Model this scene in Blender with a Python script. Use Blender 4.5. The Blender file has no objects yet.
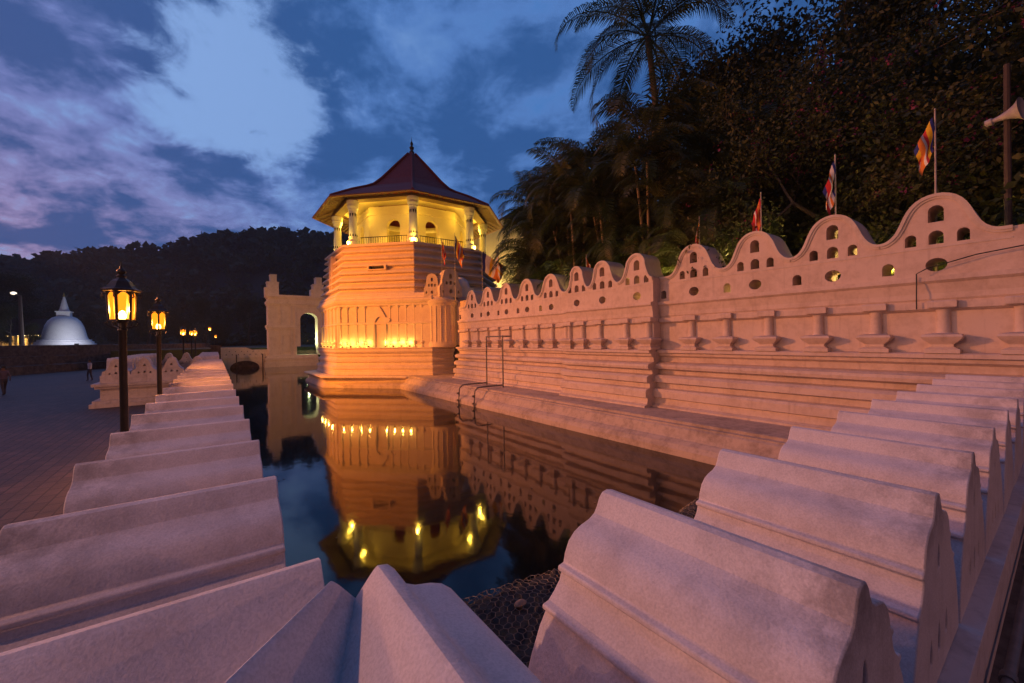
import bpy, bmesh, math, random
import numpy as np
from mathutils import Vector, Matrix
from mathutils.geometry import delaunay_2d_cdt

random.seed(7)
rng = np.random.default_rng(7)
PI = math.pi
scene = bpy.context.scene
COL = scene.collection

# ------------------------------------------------------------------ camera, sky, sun, exposure
RIGHT = Vector((0.8087, -0.5880, -0.0151)).normalized()
FWD = Vector((0.5880, 0.8088, -0.0052)).normalized()
UP = RIGHT.cross(FWD).normalized()
RIGHT = FWD.cross(UP).normalized()
cam_data = bpy.data.cameras.new('camera')
cam_data.sensor_width = 36.0
cam_data.lens = 409.0 / 1024.0 * 36.0
cam_data.clip_start = 0.05
cam_data.clip_end = 3000.0
cam = bpy.data.objects.new('camera', cam_data)
COL.objects.link(cam)
m = Matrix.Identity(4)
for i in range(3):
    m[i][0] = RIGHT[i]; m[i][1] = UP[i]; m[i][2] = -FWD[i]
cam.matrix_world = m
scene.camera = cam

SUN_EL = math.radians(4.0)
SUN_AZ = math.radians(-75.0)          # measured from +y towards +x: the afterglow is on the left
SKY_STRENGTH = 0.125
world = bpy.data.worlds.new('World')
scene.world = world
world.use_nodes = True
def build_sky():
    nt = world.node_tree; N = nt.nodes; L = nt.links
    N.clear()
    def n(t, **kw):
        x = N.new(t)
        for k, v in kw.items(): setattr(x, k, v)
        return x
    def math_(op, a, b=None, clamp=False):
        x = n('ShaderNodeMath', operation=op, use_clamp=clamp)
        for i, v in enumerate((a, b)):
            if v is None: continue
            if hasattr(v, 'links'): L.new(v, x.inputs[i])
            else: x.inputs[i].default_value = v
        return x.outputs[0]
    def ramp(fac, stops, interp='EASE'):
        x = n('ShaderNodeValToRGB'); x.color_ramp.interpolation = interp
        e = x.color_ramp.elements
        while len(e) < len(stops): e.new(0.5)
        for q, (p, c) in zip(e, stops):
            q.position = p; q.color = c if len(c) == 4 else (*c, 1)
        L.new(fac, x.inputs[0]); return x.outputs[0]
    def mix(fac, a, b, mode='MIX'):
        x = n('ShaderNodeMix', data_type='RGBA', blend_type=mode, clamp_factor=True)
        for s, v in ((0, fac), (6, a), (7, b)):
            if hasattr(v, 'links'): L.new(v, x.inputs[s])
            else: x.inputs[s].default_value = v
        return x.outputs[2]
    out = n('ShaderNodeOutputWorld'); bg = n('ShaderNodeBackground')
    bg.inputs[1].default_value = SKY_STRENGTH
    L.new(bg.outputs[0], out.inputs[0])
    sky = n('ShaderNodeTexSky', sky_type='NISHITA')
    sky.sun_disc = False
    sky.sun_elevation = SUN_EL; sky.sun_rotation = SUN_AZ
    sky.air_density = 1.2; sky.dust_density = 0.6; sky.ozone_density = 4.0
    tc = n('ShaderNodeTexCoord')
    sep = n('ShaderNodeSeparateXYZ'); L.new(tc.outputs['Generated'], sep.inputs[0])
    z = math_('MAXIMUM', sep.outputs[2], 0.0)
    # cloud deck seen from below: directions projected on a flat layer
    den = math_('ADD', z, 0.24)
    cx = math_('DIVIDE', sep.outputs[0], den); cy = math_('DIVIDE', sep.outputs[1], den)
    comb = n('ShaderNodeCombineXYZ'); L.new(cx, comb.inputs[0]); L.new(cy, comb.inputs[1])
    mp = n('ShaderNodeMapping'); L.new(comb.outputs[0], mp.inputs[0])
    mp.inputs['Location'].default_value = SKY_OFF
    mp.inputs['Rotation'].default_value = (0, 0, math.radians(25))
    mp.inputs['Scale'].default_value = (1.15, 1.0, 1.0)
    n1 = n('ShaderNodeTexNoise'); L.new(mp.outputs[0], n1.inputs['Vector'])
    n1.inputs['Scale'].default_value = 2.3; n1.inputs['Detail'].default_value = 9.0
    n1.inputs['Roughness'].default_value = 0.60; n1.inputs['Distortion'].default_value = 0.25
    n2 = n('ShaderNodeTexNoise'); L.new(mp.outputs[0], n2.inputs['Vector'])
    n2.inputs['Scale'].default_value = 5.0; n2.inputs['Detail'].default_value = 6.0
    n2.inputs['Roughness'].default_value = 0.62; n2.inputs['Distortion'].default_value = 0.3
    # an opening in the deck, where the photograph has its clear patch
    def lobe(d, lo, hi):
        vm = n('ShaderNodeVectorMath', operation='DOT_PRODUCT')
        L.new(tc.outputs['Generated'], vm.inputs[0]); vm.inputs[1].default_value = Vector(d).normalized()
        mr = n('ShaderNodeMapRange', interpolation_type='SMOOTHSTEP'); L.new(vm.outputs['Value'], mr.inputs[0])
        mr.inputs[1].default_value = lo; mr.inputs[2].default_value = hi
        return mr.outputs[0]
    gap = lobe(GAP_DIR, 0.976, 0.999)
    mixn = math_('ADD', math_('MULTIPLY', n1.outputs[0], 0.55), math_('MULTIPLY', n2.outputs[0], 0.45))
    dens = math_('SUBTRACT', mixn, math_('MULTIPLY', gap, 0.135))
    cover = ramp(dens, [(0.34, (0, 0, 0)), (0.47, (1, 1, 1))])
    thick = ramp(math_('ADD', math_('MULTIPLY', n1.outputs[0], 0.62), math_('MULTIPLY', n2.outputs[0], 0.38)), [(0.43, (0, 0, 0)), (0.56, (1, 1, 1))])
    clear = mix(0.75, mix(1.0, sky.outputs[0], (*CLEAR_TINT, 1), 'MULTIPLY'), mix(lobe((-0.3, 0.95, 0.3), 0.55, 0.97), (0.55, 1.9, 5.0, 1), (2.5, 4.1, 7.6, 1)))
    # cloud colour: slate blue where thick, mauve to pink where thin and low in the west
    west = lobe((-0.75, 0.6, 0.12), 0.35, 1.0)
    low = ramp(z, [(0.0, (1, 1, 1)), (0.42, (0, 0, 0))])
    pinkness = math_('MULTIPLY', west, low)
    thin_c = mix(math_('MULTIPLY', west, 0.75), (*THIN_EAST, 1), (*THIN_WEST, 1))
    thin_c = mix(math_('MULTIPLY', pinkness, 1.0), thin_c, (*PINK, 1))
    thick_c = mix(west, (*THICK_EAST, 1), (*THICK_WEST, 1))
    cloud = mix(thick, thin_c, thick_c)
    col = mix(cover, clear, cloud)
    # sky colour: added dark red tint behind the viewer shades wall ends; brighter overhead
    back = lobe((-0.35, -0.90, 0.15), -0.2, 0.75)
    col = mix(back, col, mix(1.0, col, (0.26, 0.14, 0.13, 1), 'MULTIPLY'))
    over = ramp(z, [(0.62, (1, 1, 1)), (0.95, (1.15, 1.0, 1.1))])
    col = mix(1.0, col, over, 'MULTIPLY')
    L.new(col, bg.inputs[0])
SKY_OFF = (7.68923, 33.22085, 0.0)
GAP_DIR = (0.05, 0.87, 0.48)
CLEAR_TINT = (1.15, 1.15, 1.5)
THIN_EAST = (0.75, 1.75, 4.4)
THIN_WEST = (2.1, 1.95, 4.3)
PINK = (4.4, 2.7, 4.2)
THICK_EAST = (0.26, 0.85, 2.5)
THICK_WEST = (0.52, 0.85, 2.35)
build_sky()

sun_data = bpy.data.lights.new('sun', 'SUN')
sun_data.energy = 0.10
sun_data.angle = math.radians(12)
sun_data.color = (1.0, 0.62, 0.50)
sun = bpy.data.objects.new('sun', sun_data); COL.objects.link(sun)
sd = Vector((math.sin(SUN_AZ) * math.cos(math.radians(8)), math.cos(SUN_AZ) * math.cos(math.radians(8)), math.sin(math.radians(8))))
sun.rotation_euler = sd.to_track_quat('Z', 'Y').to_euler()

scene.view_settings.view_transform = 'Standard'
scene.view_settings.look = 'None'
scene.view_settings.exposure = 0.0
scene.view_settings.gamma = 1.0
scene.view_settings.use_curve_mapping = False
scene.cycles.use_denoising = True
scene.cycles.max_bounces = 6
scene.cycles.diffuse_bounces = 3
scene.cycles.glossy_bounces = 3
scene.cycles.transparent_max_bounces = 12
scene.cycles.sample_clamp_indirect = 4.0

LAMP_ORANGE = (1.0, 0.42, 0.10)
FLOOD = (1.0, 0.27, 0.012)
PAV_YELLOW = (1.0, 0.58, 0.05)

# ------------------------------------------------------------------ materials
def new_mat(name):
    M = bpy.data.materials.new(name); M.use_nodes = True
    nt = M.node_tree; b = nt.nodes['Principled BSDF']
    return M, nt, b
def noise_node(nt, scale, detail=5.0, rough=0.55, vec=None):
    x = nt.nodes.new('ShaderNodeTexNoise'); x.inputs['Scale'].default_value = scale
    x.inputs['Detail'].default_value = detail; x.inputs['Roughness'].default_value = rough
    if vec is not None: nt.links.new(vec, x.inputs['Vector'])
    return x
def ramp_node(nt, fac, stops):
    x = nt.nodes.new('ShaderNodeValToRGB'); e = x.color_ramp.elements
    while len(e) < len(stops): e.new(0.5)
    for q, (p, c) in zip(e, stops):
        q.position = p; q.color = (*c, 1) if len(c) == 3 else c
    nt.links.new(fac, x.inputs[0]); return x.outputs[0]
def mix_node(nt, fac, a, b, mode='MIX'):
    x = nt.nodes.new('ShaderNodeMix'); x.data_type = 'RGBA'; x.blend_type = mode
    for s, v in ((0, fac), (6, a), (7, b)):
        if hasattr(v, 'links'): nt.links.new(v, x.inputs[s])
        else: x.inputs[s].default_value = v if not isinstance(v, tuple) or len(v) == 4 else (*v, 1)
    return x.outputs[2]
def bump_node(nt, b, h, strength=0.3, dist=0.01):
    x = nt.nodes.new('ShaderNodeBump'); x.inputs['Strength'].default_value = strength; x.inputs['Distance'].default_value = dist
    nt.links.new(h, x.inputs['Height']); nt.links.new(x.outputs[0], b.inputs['Normal'])
def geo_pos(nt):
    return nt.nodes.new('ShaderNodeNewGeometry').outputs['Position']
def math_node(nt, op, a, b):
    x = nt.nodes.new('ShaderNodeMath'); x.operation = op; x.use_clamp = False
    for i, v in enumerate((a, b)):
        if hasattr(v, 'links'): nt.links.new(v, x.inputs[i])
        else: x.inputs[i].default_value = v
    return x.outputs[0]

def plaster(name, base, stain, amount=0.6, fine=90.0, streak=True, rough=0.75, bump=0.35):
    M, nt, b = new_mat(name)
    pos = geo_pos(nt)
    big = noise_node(nt, 1.7, 6, 0.65, pos)
    mid = noise_node(nt, 7.0, 7, 0.7, pos)
    s = math_node(nt, 'ADD', math_node(nt, 'MULTIPLY', big.outputs[0], 0.55), math_node(nt, 'MULTIPLY', mid.outputs[0], 0.45))
    mask = ramp_node(nt, s, [(0.46, (0, 0, 0)), (0.64, (1, 1, 1))])
    c = mix_node(nt, math_node(nt, 'MULTIPLY', mask, amount), base, stain)
    if streak:
        mp = nt.nodes.new('ShaderNodeMapping'); mp.inputs['Scale'].default_value = (9, 9, 0.7)
        nt.links.new(pos, mp.inputs[0])
        st = noise_node(nt, 1.0, 4, 0.6, mp.outputs[0])
        sm = ramp_node(nt, st.outputs[0], [(0.56, (0, 0, 0)), (0.74, (1, 1, 1))])
        c = mix_node(nt, math_node(nt, 'MULTIPLY', sm, amount * 0.55), c, tuple(0.62 * x for x in stain))
    sp = noise_node(nt, 26.0, 3, 0.8, pos)
    spm = ramp_node(nt, sp.outputs[0], [(0.66, (0, 0, 0)), (0.72, (1, 1, 1))])
    c = mix_node(nt, math_node(nt, 'MULTIPLY', spm, 0.45 * amount), c, tuple(0.45 * x for x in stain))
    nt.links.new(c, b.inputs['Base Color'])
    b.inputs['Roughness'].default_value = rough
    b.inputs['Specular IOR Level'].default_value = 0.3
    f = noise_node(nt, fine, 4, 0.7, pos)
    h = math_node(nt, 'ADD', math_node(nt, 'MULTIPLY', f.outputs[0], 0.5), mid.outputs[0])
    bump_node(nt, b, h, bump, 0.012)
    return M
def plain(name, col, rough=0.6, metal=0.0, var=0.25, scale=12.0):
    M, nt, b = new_mat(name)
    nz = noise_node(nt, scale, 5, 0.6, geo_pos(nt))
    c = ramp_node(nt, nz.outputs[0], [(0.3, tuple(x * (1 - var) for x in col)), (0.7, tuple(min(1, x * (1 + var)) for x in col))])
    nt.links.new(c, b.inputs['Base Color'])
    b.inputs['Roughness'].default_value = rough; b.inputs['Metallic'].default_value = metal
    bump_node(nt, b, nz.outputs[0], 0.15, 0.01)
    return M
def emit(name, col, s):
    M, nt, b = new_mat(name)
    b.inputs['Base Color'].default_value = (*col, 1)
    b.inputs['Emission Color'].default_value = (*col, 1); b.inputs['Emission Strength'].default_value = s
    return M
def leafy(name, cols, trans=0.35, rough=0.5):
    M, nt, b = new_mat(name)
    nz = noise_node(nt, 0.9, 4, 0.6, geo_pos(nt))
    oi = nt.nodes.new('ShaderNodeObjectInfo')
    f = math_node(nt, 'ADD', math_node(nt, 'MULTIPLY', nz.outputs[0], 0.8), math_node(nt, 'MULTIPLY', oi.outputs['Random'], 0.2))
    c = ramp_node(nt, f, [(0.3, cols[0]), (0.5, cols[1]), (0.72, cols[2])])
    nt.links.new(c, b.inputs['Base Color']); b.inputs['Roughness'].default_value = rough
    b.inputs['Specular IOR Level'].default_value = 0.35
    tr = nt.nodes.new('ShaderNodeBsdfTranslucent'); nt.links.new(c, tr.inputs[0])
    mx = nt.nodes.new('ShaderNodeMixShader'); mx.inputs[0].default_value = trans
    nt.links.new(b.outputs[0], mx.inputs[1]); nt.links.new(tr.outputs[0], mx.inputs[2])
    nt.links.new(mx.outputs[0], nt.nodes['Material Output'].inputs[0])
    return M

M_ROW = plaster('whitewashed_coping', (0.64, 0.57, 0.55), (0.30, 0.25, 0.235), 0.62, bump=0.5)
def row_merlon_mat():
    M = plaster('weathered_merlon_plaster', (0.68, 0.61, 0.60), (0.36, 0.30, 0.29), 0.42, fine=60.0, bump=0.45)
    nt = M.node_tree; b = nt.nodes['Principled BSDF']
    src = b.inputs['Base Color'].links[0].from_socket
    tcn = nt.nodes.new('ShaderNodeTexCoord'); sx = nt.nodes.new('ShaderNodeSeparateXYZ'); nt.links.new(tcn.outputs['Object'], sx.inputs[0])
    def mr(v, a, c):
        x = nt.nodes.new('ShaderNodeMapRange'); x.interpolation_type = 'SMOOTHSTEP'; nt.links.new(v, x.inputs[0]); x.inputs[1].default_value = a; x.inputs[2].default_value = c; return x.outputs[0]
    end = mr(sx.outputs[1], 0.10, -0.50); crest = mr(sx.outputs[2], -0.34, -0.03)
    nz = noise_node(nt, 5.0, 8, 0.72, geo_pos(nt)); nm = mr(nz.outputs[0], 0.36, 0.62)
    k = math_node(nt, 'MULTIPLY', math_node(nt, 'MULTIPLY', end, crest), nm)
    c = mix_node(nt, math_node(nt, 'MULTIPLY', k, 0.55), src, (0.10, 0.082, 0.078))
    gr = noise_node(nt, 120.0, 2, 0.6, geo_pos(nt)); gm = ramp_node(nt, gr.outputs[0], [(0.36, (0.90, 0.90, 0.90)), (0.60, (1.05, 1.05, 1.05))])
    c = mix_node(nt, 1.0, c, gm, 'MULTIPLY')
    nt.links.new(c, b.inputs['Base Color'])
    return M
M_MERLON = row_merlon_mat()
M_WALL = plaster('limewashed_temple_plaster', (0.66, 0.54, 0.46), (0.42, 0.32, 0.25), 0.6, bump=0.25)
M_TOWER = plaster('tower_plaster', (0.70, 0.58, 0.47), (0.50, 0.38, 0.29), 0.45, bump=0.2)
M_LEDGE = plaster('stained_ledge_plaster', (0.52, 0.42, 0.35), (0.15, 0.115, 0.09), 0.55)
M_PAV = plaster('pavilion_plaster', (0.80, 0.69, 0.42), (0.66, 0.54, 0.30), 0.3, streak=False, bump=0.1)
M_GATE = plaster('gate_plaster', (0.68, 0.60, 0.52), (0.45, 0.37, 0.30), 0.5)
M_STUPA = plaster('stupa_whitewash', (0.80, 0.80, 0.80), (0.62, 0.62, 0.64), 0.4, streak=False)
M_RIM = plaster('parapet_rim_plaster', (0.64, 0.55, 0.48), (0.40, 0.32, 0.26), 0.55, bump=0.25)
M_IRON = plain('black_painted_iron', (0.018, 0.017, 0.017), 0.45, 0.3)
M_PIPE = plain('grey_galvanised_pipe', (0.20, 0.18, 0.17), 0.5, 0.6)
M_DARKSTONE = plain('dark_weathered_brick', (0.075, 0.055, 0.045), 0.9, 0, 0.6, 3.0)
M_ROOF = None
M_TIMBER = plain('dark_timber', (0.16, 0.10, 0.055), 0.7)
M_EARTH = plain('dark_earth', (0.04, 0.035, 0.028), 0.95, 0, 0.4, 2.0)
M_LAWN = plain('lawn', (0.035, 0.05, 0.02), 0.95, 0, 0.5, 0.8)
M_TERRACE = plain('terrace_concrete', (0.10, 0.085, 0.08), 0.9, 0, 0.5, 9.0)
M_BARK = plain('bark', (0.11, 0.085, 0.06), 0.9, 0, 0.4, 14.0)
M_STEM = plain('palm_stem', (0.20, 0.15, 0.075), 0.7, 0, 0.4, 8.0)
M_PALMLEAF = leafy('palm_leaf', [(0.028, 0.046, 0.012), (0.055, 0.076, 0.020), (0.110, 0.100, 0.030)])
M_TREELEAF = leafy('tree_leaf', [(0.030, 0.045, 0.014), (0.060, 0.075, 0.022), (0.120, 0.110, 0.035)])
M_DARKLEAF = leafy('dark_leaf', [(0.022, 0.034, 0.012), (0.040, 0.052, 0.018), (0.075, 0.075, 0.028)])
M_HILLLEAF = leafy('hill_leaf', [(0.045, 0.052, 0.026), (0.080, 0.082, 0.038), (0.120, 0.108, 0.052)], 0.2, 0.8)
M_BLOSSOM = leafy('pink_blossom', [(0.20, 0.03, 0.085), (0.28, 0.05, 0.12), (0.36, 0.08, 0.17)])
M_SHRUBLEAF = leafy('shrub_leaf', [(0.04, 0.06, 0.012), (0.07, 0.09, 0.018), (0.13, 0.13, 0.03)])
M_YELLOWWALL = plaster('yellow_wall_plaster', (0.72, 0.62, 0.42), (0.55, 0.45, 0.28), 0.35)
M_SPEAKER = plain('speaker_grey', (0.38, 0.33, 0.31), 0.5, 0.0, 0.1)
M_PAINTED_HOLE = plain('painted_recess_shade', (0.02, 0.015, 0.012), 0.9)
M_GILT = plain('gilt', (0.55, 0.38, 0.10), 0.35, 0.8)
M_BULB = emit('glowing_bulb', (1.0, 0.72, 0.30), 40.0)
M_STRIP = emit('lit_lamp_window', (1.0, 0.75, 0.30), 6.0)
def lantern_glass():
    M, nt, b = new_mat('amber_lantern_glass')
    em = nt.nodes.new('ShaderNodeEmission'); em.inputs[0].default_value = (1.0, 0.27, 0.012, 1); em.inputs[1].default_value = 2.6
    tr = nt.nodes.new('ShaderNodeBsdfTransparent'); tr.inputs[0].default_value = (1.0, 0.72, 0.32, 1)
    mx = nt.nodes.new('ShaderNodeMixShader'); mx.inputs[0].default_value = 0.5
    nt.links.new(tr.outputs[0], mx.inputs[1]); nt.links.new(em.outputs[0], mx.inputs[2])
    nt.links.new(mx.outputs[0], nt.nodes['Material Output'].inputs[0])
    return M
M_GLASS = lantern_glass()
def roof_mat():
    M, nt, b = new_mat('red_clay_roof_tiles')
    pos = geo_pos(nt)
    sx = nt.nodes.new('ShaderNodeSeparateXYZ'); nt.links.new(pos, sx.inputs[0])
    w = nt.nodes.new('ShaderNodeMath'); w.operation = 'FRACT'
    nt.links.new(math_node(nt, 'MULTIPLY', sx.outputs[2], 7.0), w.inputs[0])
    nz = noise_node(nt, 9.0, 5, 0.7, pos)
    c = ramp_node(nt, nz.outputs[0], [(0.3, (0.20, 0.020, 0.010)), (0.7, (0.40, 0.050, 0.025))])
    c = mix_node(nt, ramp_node(nt, w.outputs[0], [(0.0, (1, 1, 1)), (0.18, (0, 0, 0))]), c, (0.07, 0.02, 0.016))
    nt.links.new(c, b.inputs['Base Color']); b.inputs['Roughness'].default_value = 0.7
    bump_node(nt, b, w.outputs[0], 0.5, 0.03)
    return M
M_ROOF = roof_mat()
def water_mat():
    M, nt, b = new_mat('still_moat_water')
    b.inputs['Base Color'].default_value = (0.010, 0.010, 0.009, 1)
    b.inputs['Roughness'].default_value = 0.05
    b.inputs['IOR'].default_value = 1.46
    pos = geo_pos(nt)
    mp = nt.nodes.new('ShaderNodeMapping'); mp.inputs['Scale'].default_value = (1.0, 0.6, 1.0); nt.links.new(pos, mp.inputs[0])
    nz = noise_node(nt, 1.6, 3, 0.5, mp.outputs[0])
    nz2 = noise_node(nt, 9.0, 3, 0.5, mp.outputs[0])
    bump_node(nt, b, math_node(nt, 'ADD', nz.outputs[0], math_node(nt, 'MULTIPLY', nz2.outputs[0], 0.05)), 0.06, 0.05)
    return M
M_WATER = water_mat()
def paving_mat():
    M, nt, b = new_mat('brick_paving')
    pos = geo_pos(nt)
    mp = nt.nodes.new('ShaderNodeMapping'); nt.links.new(pos, mp.inputs[0])
    mp.inputs['Rotation'].default_value = (0, 0, math.radians(90))
    br = nt.nodes.new('ShaderNodeTexBrick'); nt.links.new(mp.outputs[0], br.inputs['Vector'])
    br.inputs['Scale'].default_value = 1.0
    br.inputs['Brick Width'].default_value = 0.42; br.inputs['Row Height'].default_value = 0.21
    br.inputs['Mortar Size'].default_value = 0.014; br.inputs['Mortar Smooth'].default_value = 0.3
    br.inputs['Color1'].default_value = (0.062, 0.036, 0.029, 1); br.inputs['Color2'].default_value = (0.105, 0.062, 0.050, 1)
    br.inputs['Mortar'].default_value = (0.008, 0.006, 0.006, 1)
    nz = noise_node(nt, 1.3, 6, 0.65, pos)
    c = mix_node(nt, ramp_node(nt, nz.outputs[0], [(0.4, (0, 0, 0)), (0.7, (0.8, 0.8, 0.8))]), br.outputs['Color'], (0.028, 0.022, 0.022))
    nt.links.new(c, b.inputs['Base Color'])
    b.inputs['Roughness'].default_value = 0.62
    h = math_node(nt, 'SUBTRACT', noise_node(nt, 30, 4, 0.6, pos).outputs[0], math_node(nt, 'MULTIPLY', br.outputs['Fac'], 1.5))
    bump_node(nt, b, h, 0.5, 0.02)
    return M
M_PAVING = paving_mat()
FLAG_COLS = dict(blue=(0.02, 0.03, 0.20), yellow=(0.75, 0.48, 0.02), red=(0.55, 0.03, 0.03), white=(0.70, 0.66, 0.62), orange=(0.65, 0.20, 0.03))
M_FLAG = {k: plain('flag_' + k, v, 0.85, 0, 0.12) for k, v in FLAG_COLS.items()}

# ------------------------------------------------------------------ mesh helpers
def at(px, py, D):
    """World point at depth D on the ray measured in the photograph (used to survey positions)."""
    return RIGHT * ((px - 512) / 409.0 * D) + UP * (-(py - 341.5) / 409.0 * D) + FWD * D
def point_in(p, loop):
    c = False; n = len(loop); x, y = p
    for i in range(n):
        x0, y0 = loop[i - 1][0], loop[i - 1][1]; x1, y1 = loop[i][0], loop[i][1]
        if (y0 > y) != (y1 > y) and x < (x1 - x0) * (y - y0) / (y1 - y0) + x0: c = not c
    return c
def tessellate_polygon(loops):
    """triangles of a polygon with holes, as index triples into the concatenated loops"""
    co = [Vector((p[0], p[1])) for l in loops for p in l]; ed = []; o = 0
    for l in loops:
        ed += [(o + i, o + (i + 1) % len(l)) for i in range(len(l))]; o += len(l)
    V, E_, F_, vo, eo, fo = delaunay_2d_cdt(co, ed, [], 0, 1e-6)
    out = []
    for f in F_:
        c = (V[f[0]] + V[f[1]] + V[f[2]]) / 3
        if point_in(c, loops[0]) and not any(point_in(c, h) for h in loops[1:]):
            if all(vo[i] for i in f): out.append(tuple(vo[i][0] for i in f))
    return out
class MB:
    def __init__(self):
        self.v = []; self.f = []; self.mi = []
    def add(self, verts, faces, mi=0):
        o = len(self.v); self.v.extend(tuple(v) for v in verts)
        self.f.extend(tuple(i + o for i in f) for f in faces); self.mi.extend([mi] * len(faces)); return self
    def box(self, x0, x1, y0, y1, z0, z1, mi=0):
        v = [(x, y, z) for z in (z0, z1) for y in (y0, y1) for x in (x0, x1)]
        return self.add(v, [(0, 2, 3, 1), (4, 5, 7, 6), (0, 1, 5, 4), (2, 6, 7, 3), (0, 4, 6, 2), (1, 3, 7, 5)], mi)
    def tube(self, pts, radii, seg=8, mi=0, caps=True):
        pts = [Vector(p) for p in pts]
        if not hasattr(radii, '__len__'): radii = [radii] * len(pts)
        rings = []; prev = None
        for i, p in enumerate(pts):
            d = (pts[min(i + 1, len(pts) - 1)] - pts[max(i - 1, 0)]).normalized()
            a = d.orthogonal().normalized() if prev is None else (prev - d * prev.dot(d)).normalized()
            prev = a; bvec = d.cross(a)
            rings.append([p + (a * math.cos(2 * PI * k / seg) + bvec * math.sin(2 * PI * k / seg)) * radii[i] for k in range(seg)])
        v = [q for r in rings for q in r]; f = []
        for i in range(len(pts) - 1):
            for k in range(seg):
                k2 = (k + 1) % seg
                f.append((i * seg + k, i * seg + k2, (i + 1) * seg + k2, (i + 1) * seg + k))
        if caps:
            f.append(tuple(range(seg - 1, -1, -1))); f.append(tuple((len(pts) - 1) * seg + k for k in range(seg)))
        return self.add(v, f, mi)
    def lathe(self, prof, c=(0, 0, 0), seg=16, mi=0, phase=0.0, a0=0.0, a1=2 * PI):
        full = abs(a1 - a0 - 2 * PI) < 1e-6
        n = seg if full else seg + 1
        v = []
        for r, z in prof:
            for k in range(n):
                a = a0 + phase + (a1 - a0) * k / seg
                v.append((c[0] + r * math.cos(a), c[1] + r * math.sin(a), c[2] + z))
        f = []
        for i in range(len(prof) - 1):
            for k in range(seg):
                k2 = (k + 1) % n
                f.append((i * n + k, i * n + k2, (i + 1) * n + k2, (i + 1) * n + k))
        if full:
            if prof[0][0] > 1e-4: f.append(tuple(range(n - 1, -1, -1)))
            if prof[-1][0] > 1e-4: f.append(tuple((len(prof) - 1) * n + k for k in range(n)))
        return self.add(v, f, mi)
    def loft(self, rings, mi=0, closed=True, cap0=False, cap1=False):
        n = len(rings[0]); v = [p for r in rings for p in r]; f = []
        for i in range(len(rings) - 1):
            for k in range(n if closed else n - 1):
                k2 = (k + 1) % n
                f.append((i * n + k, i * n + k2, (i + 1) * n + k2, (i + 1) * n + k))
        if cap0: f.append(tuple(range(n - 1, -1, -1)))
        if cap1: f.append(tuple((len(rings) - 1) * n + k for k in range(n)))
        return self.add(v, f, mi)
    def extrude(self, outline, holes, depth, fn, mi=0):
        """outline/holes: 2-D loops; fn(u, v, w) -> 3-D, w from 0 to depth."""
        loops = [outline] + list(holes)
        flat = [p for l in loops for p in l]
        tris = tessellate_polygon([[Vector((p[0], p[1], 0)) for p in l] for l in loops])
        n = len(flat); o = len(self.v)
        self.v.extend(tuple(fn(p[0], p[1], 0)) for p in flat); self.v.extend(tuple(fn(p[0], p[1], depth)) for p in flat)
        f = [tuple(o + i for i in t) for t in tris] + [tuple(o + n + i for i in reversed(t)) for t in tris]
        s = 0
        for l in loops:
            k = len(l)
            for i in range(k):
                a = s + i; b = s + (i + 1) % k
                f.append((o + a, o + b, o + n + b, o + n + a))
            s += k
        self.f.extend(f); self.mi.extend([mi] * len(f)); return self
    def mesh(self, name, mats, smooth=None):
        me = bpy.data.meshes.new(name); me.from_pydata(self.v, [], self.f)
        for mm in (mats if isinstance(mats, (list, tuple)) else [mats]): me.materials.append(mm)
        me.polygons.foreach_set('material_index', self.mi)
        bm = bmesh.new(); bm.from_mesh(me); bmesh.ops.recalc_face_normals(bm, faces=bm.faces); bm.to_mesh(me); bm.free()
        if smooth:
            me.polygons.foreach_set('use_smooth', [True] * len(me.polygons))
            me.set_sharp_from_angle(angle=math.radians(smooth))
        me.update(); return me
    def build(self, name, mats, parent=None, smooth=None, bevel=None, loc=None):
        o = bpy.data.objects.new(name, self.mesh(name, mats, smooth)); COL.objects.link(o)
        if parent is not None: o.parent = parent
        if loc is not None: o.location = loc
        if bevel:
            md = o.modifiers.new('bevel', 'BEVEL'); md.width = bevel; md.segments = 2; md.limit_method = 'ANGLE'; md.angle_limit = math.radians(35)
        return o
def tag(o, label=None, cat=None, group=None, kind=None):
    if label: o['label'] = label
    if cat: o['category'] = cat
    if group: o['group'] = group
    if kind: o['kind'] = kind
    return o
def empty(name, loc=(0, 0, 0), rz=0.0, **kw):
    o = bpy.data.objects.new(name, None); COL.objects.link(o)
    o.empty_display_size = 0.2; o.location = loc; o.rotation_euler = (0, 0, rz)
    return tag(o, **kw)
def copy_one(o, parent=None):
    c = o.copy(); COL.objects.link(c)
    if parent is not None: c.parent = parent
    return c
def copy_tree(o, parent=None):
    kids = [x for x in o.children]
    c = copy_one(o, parent)
    for k in kids: copy_tree(k, c)
    return c
def lamp(name, kind, loc, energy, color, parent=None, radius=0.05, **kw):
    d = bpy.data.lights.new(name, kind); d.energy = energy; d.color = color
    if kind in ('POINT', 'SPOT'): d.shadow_soft_size = radius
    for k, v in kw.items(): setattr(d, k, v)
    o = bpy.data.objects.new(name, d); COL.objects.link(o); o.location = loc
    if parent is not None: o.parent = parent
    return o
def fast_quads(name, V, mats, mi=None, smooth=False):
    """V: (n,4,3) array -> one mesh of n quads."""
    n = len(V); me = bpy.data.meshes.new(name)
    me.vertices.add(4 * n); me.vertices.foreach_set('co', V.reshape(-1).astype(np.float32))
    me.loops.add(4 * n); me.loops.foreach_set('vertex_index', np.arange(4 * n, dtype=np.int32))
    me.polygons.add(n); me.polygons.foreach_set('loop_start', np.arange(0, 4 * n, 4, dtype=np.int32))
    for mm in (mats if isinstance(mats, (list, tuple)) else [mats]): me.materials.append(mm)
    if mi is not None: me.polygons.foreach_set('material_index', mi.astype(np.int32))
    me.update(calc_edges=True); me.validate(); return me
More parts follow.
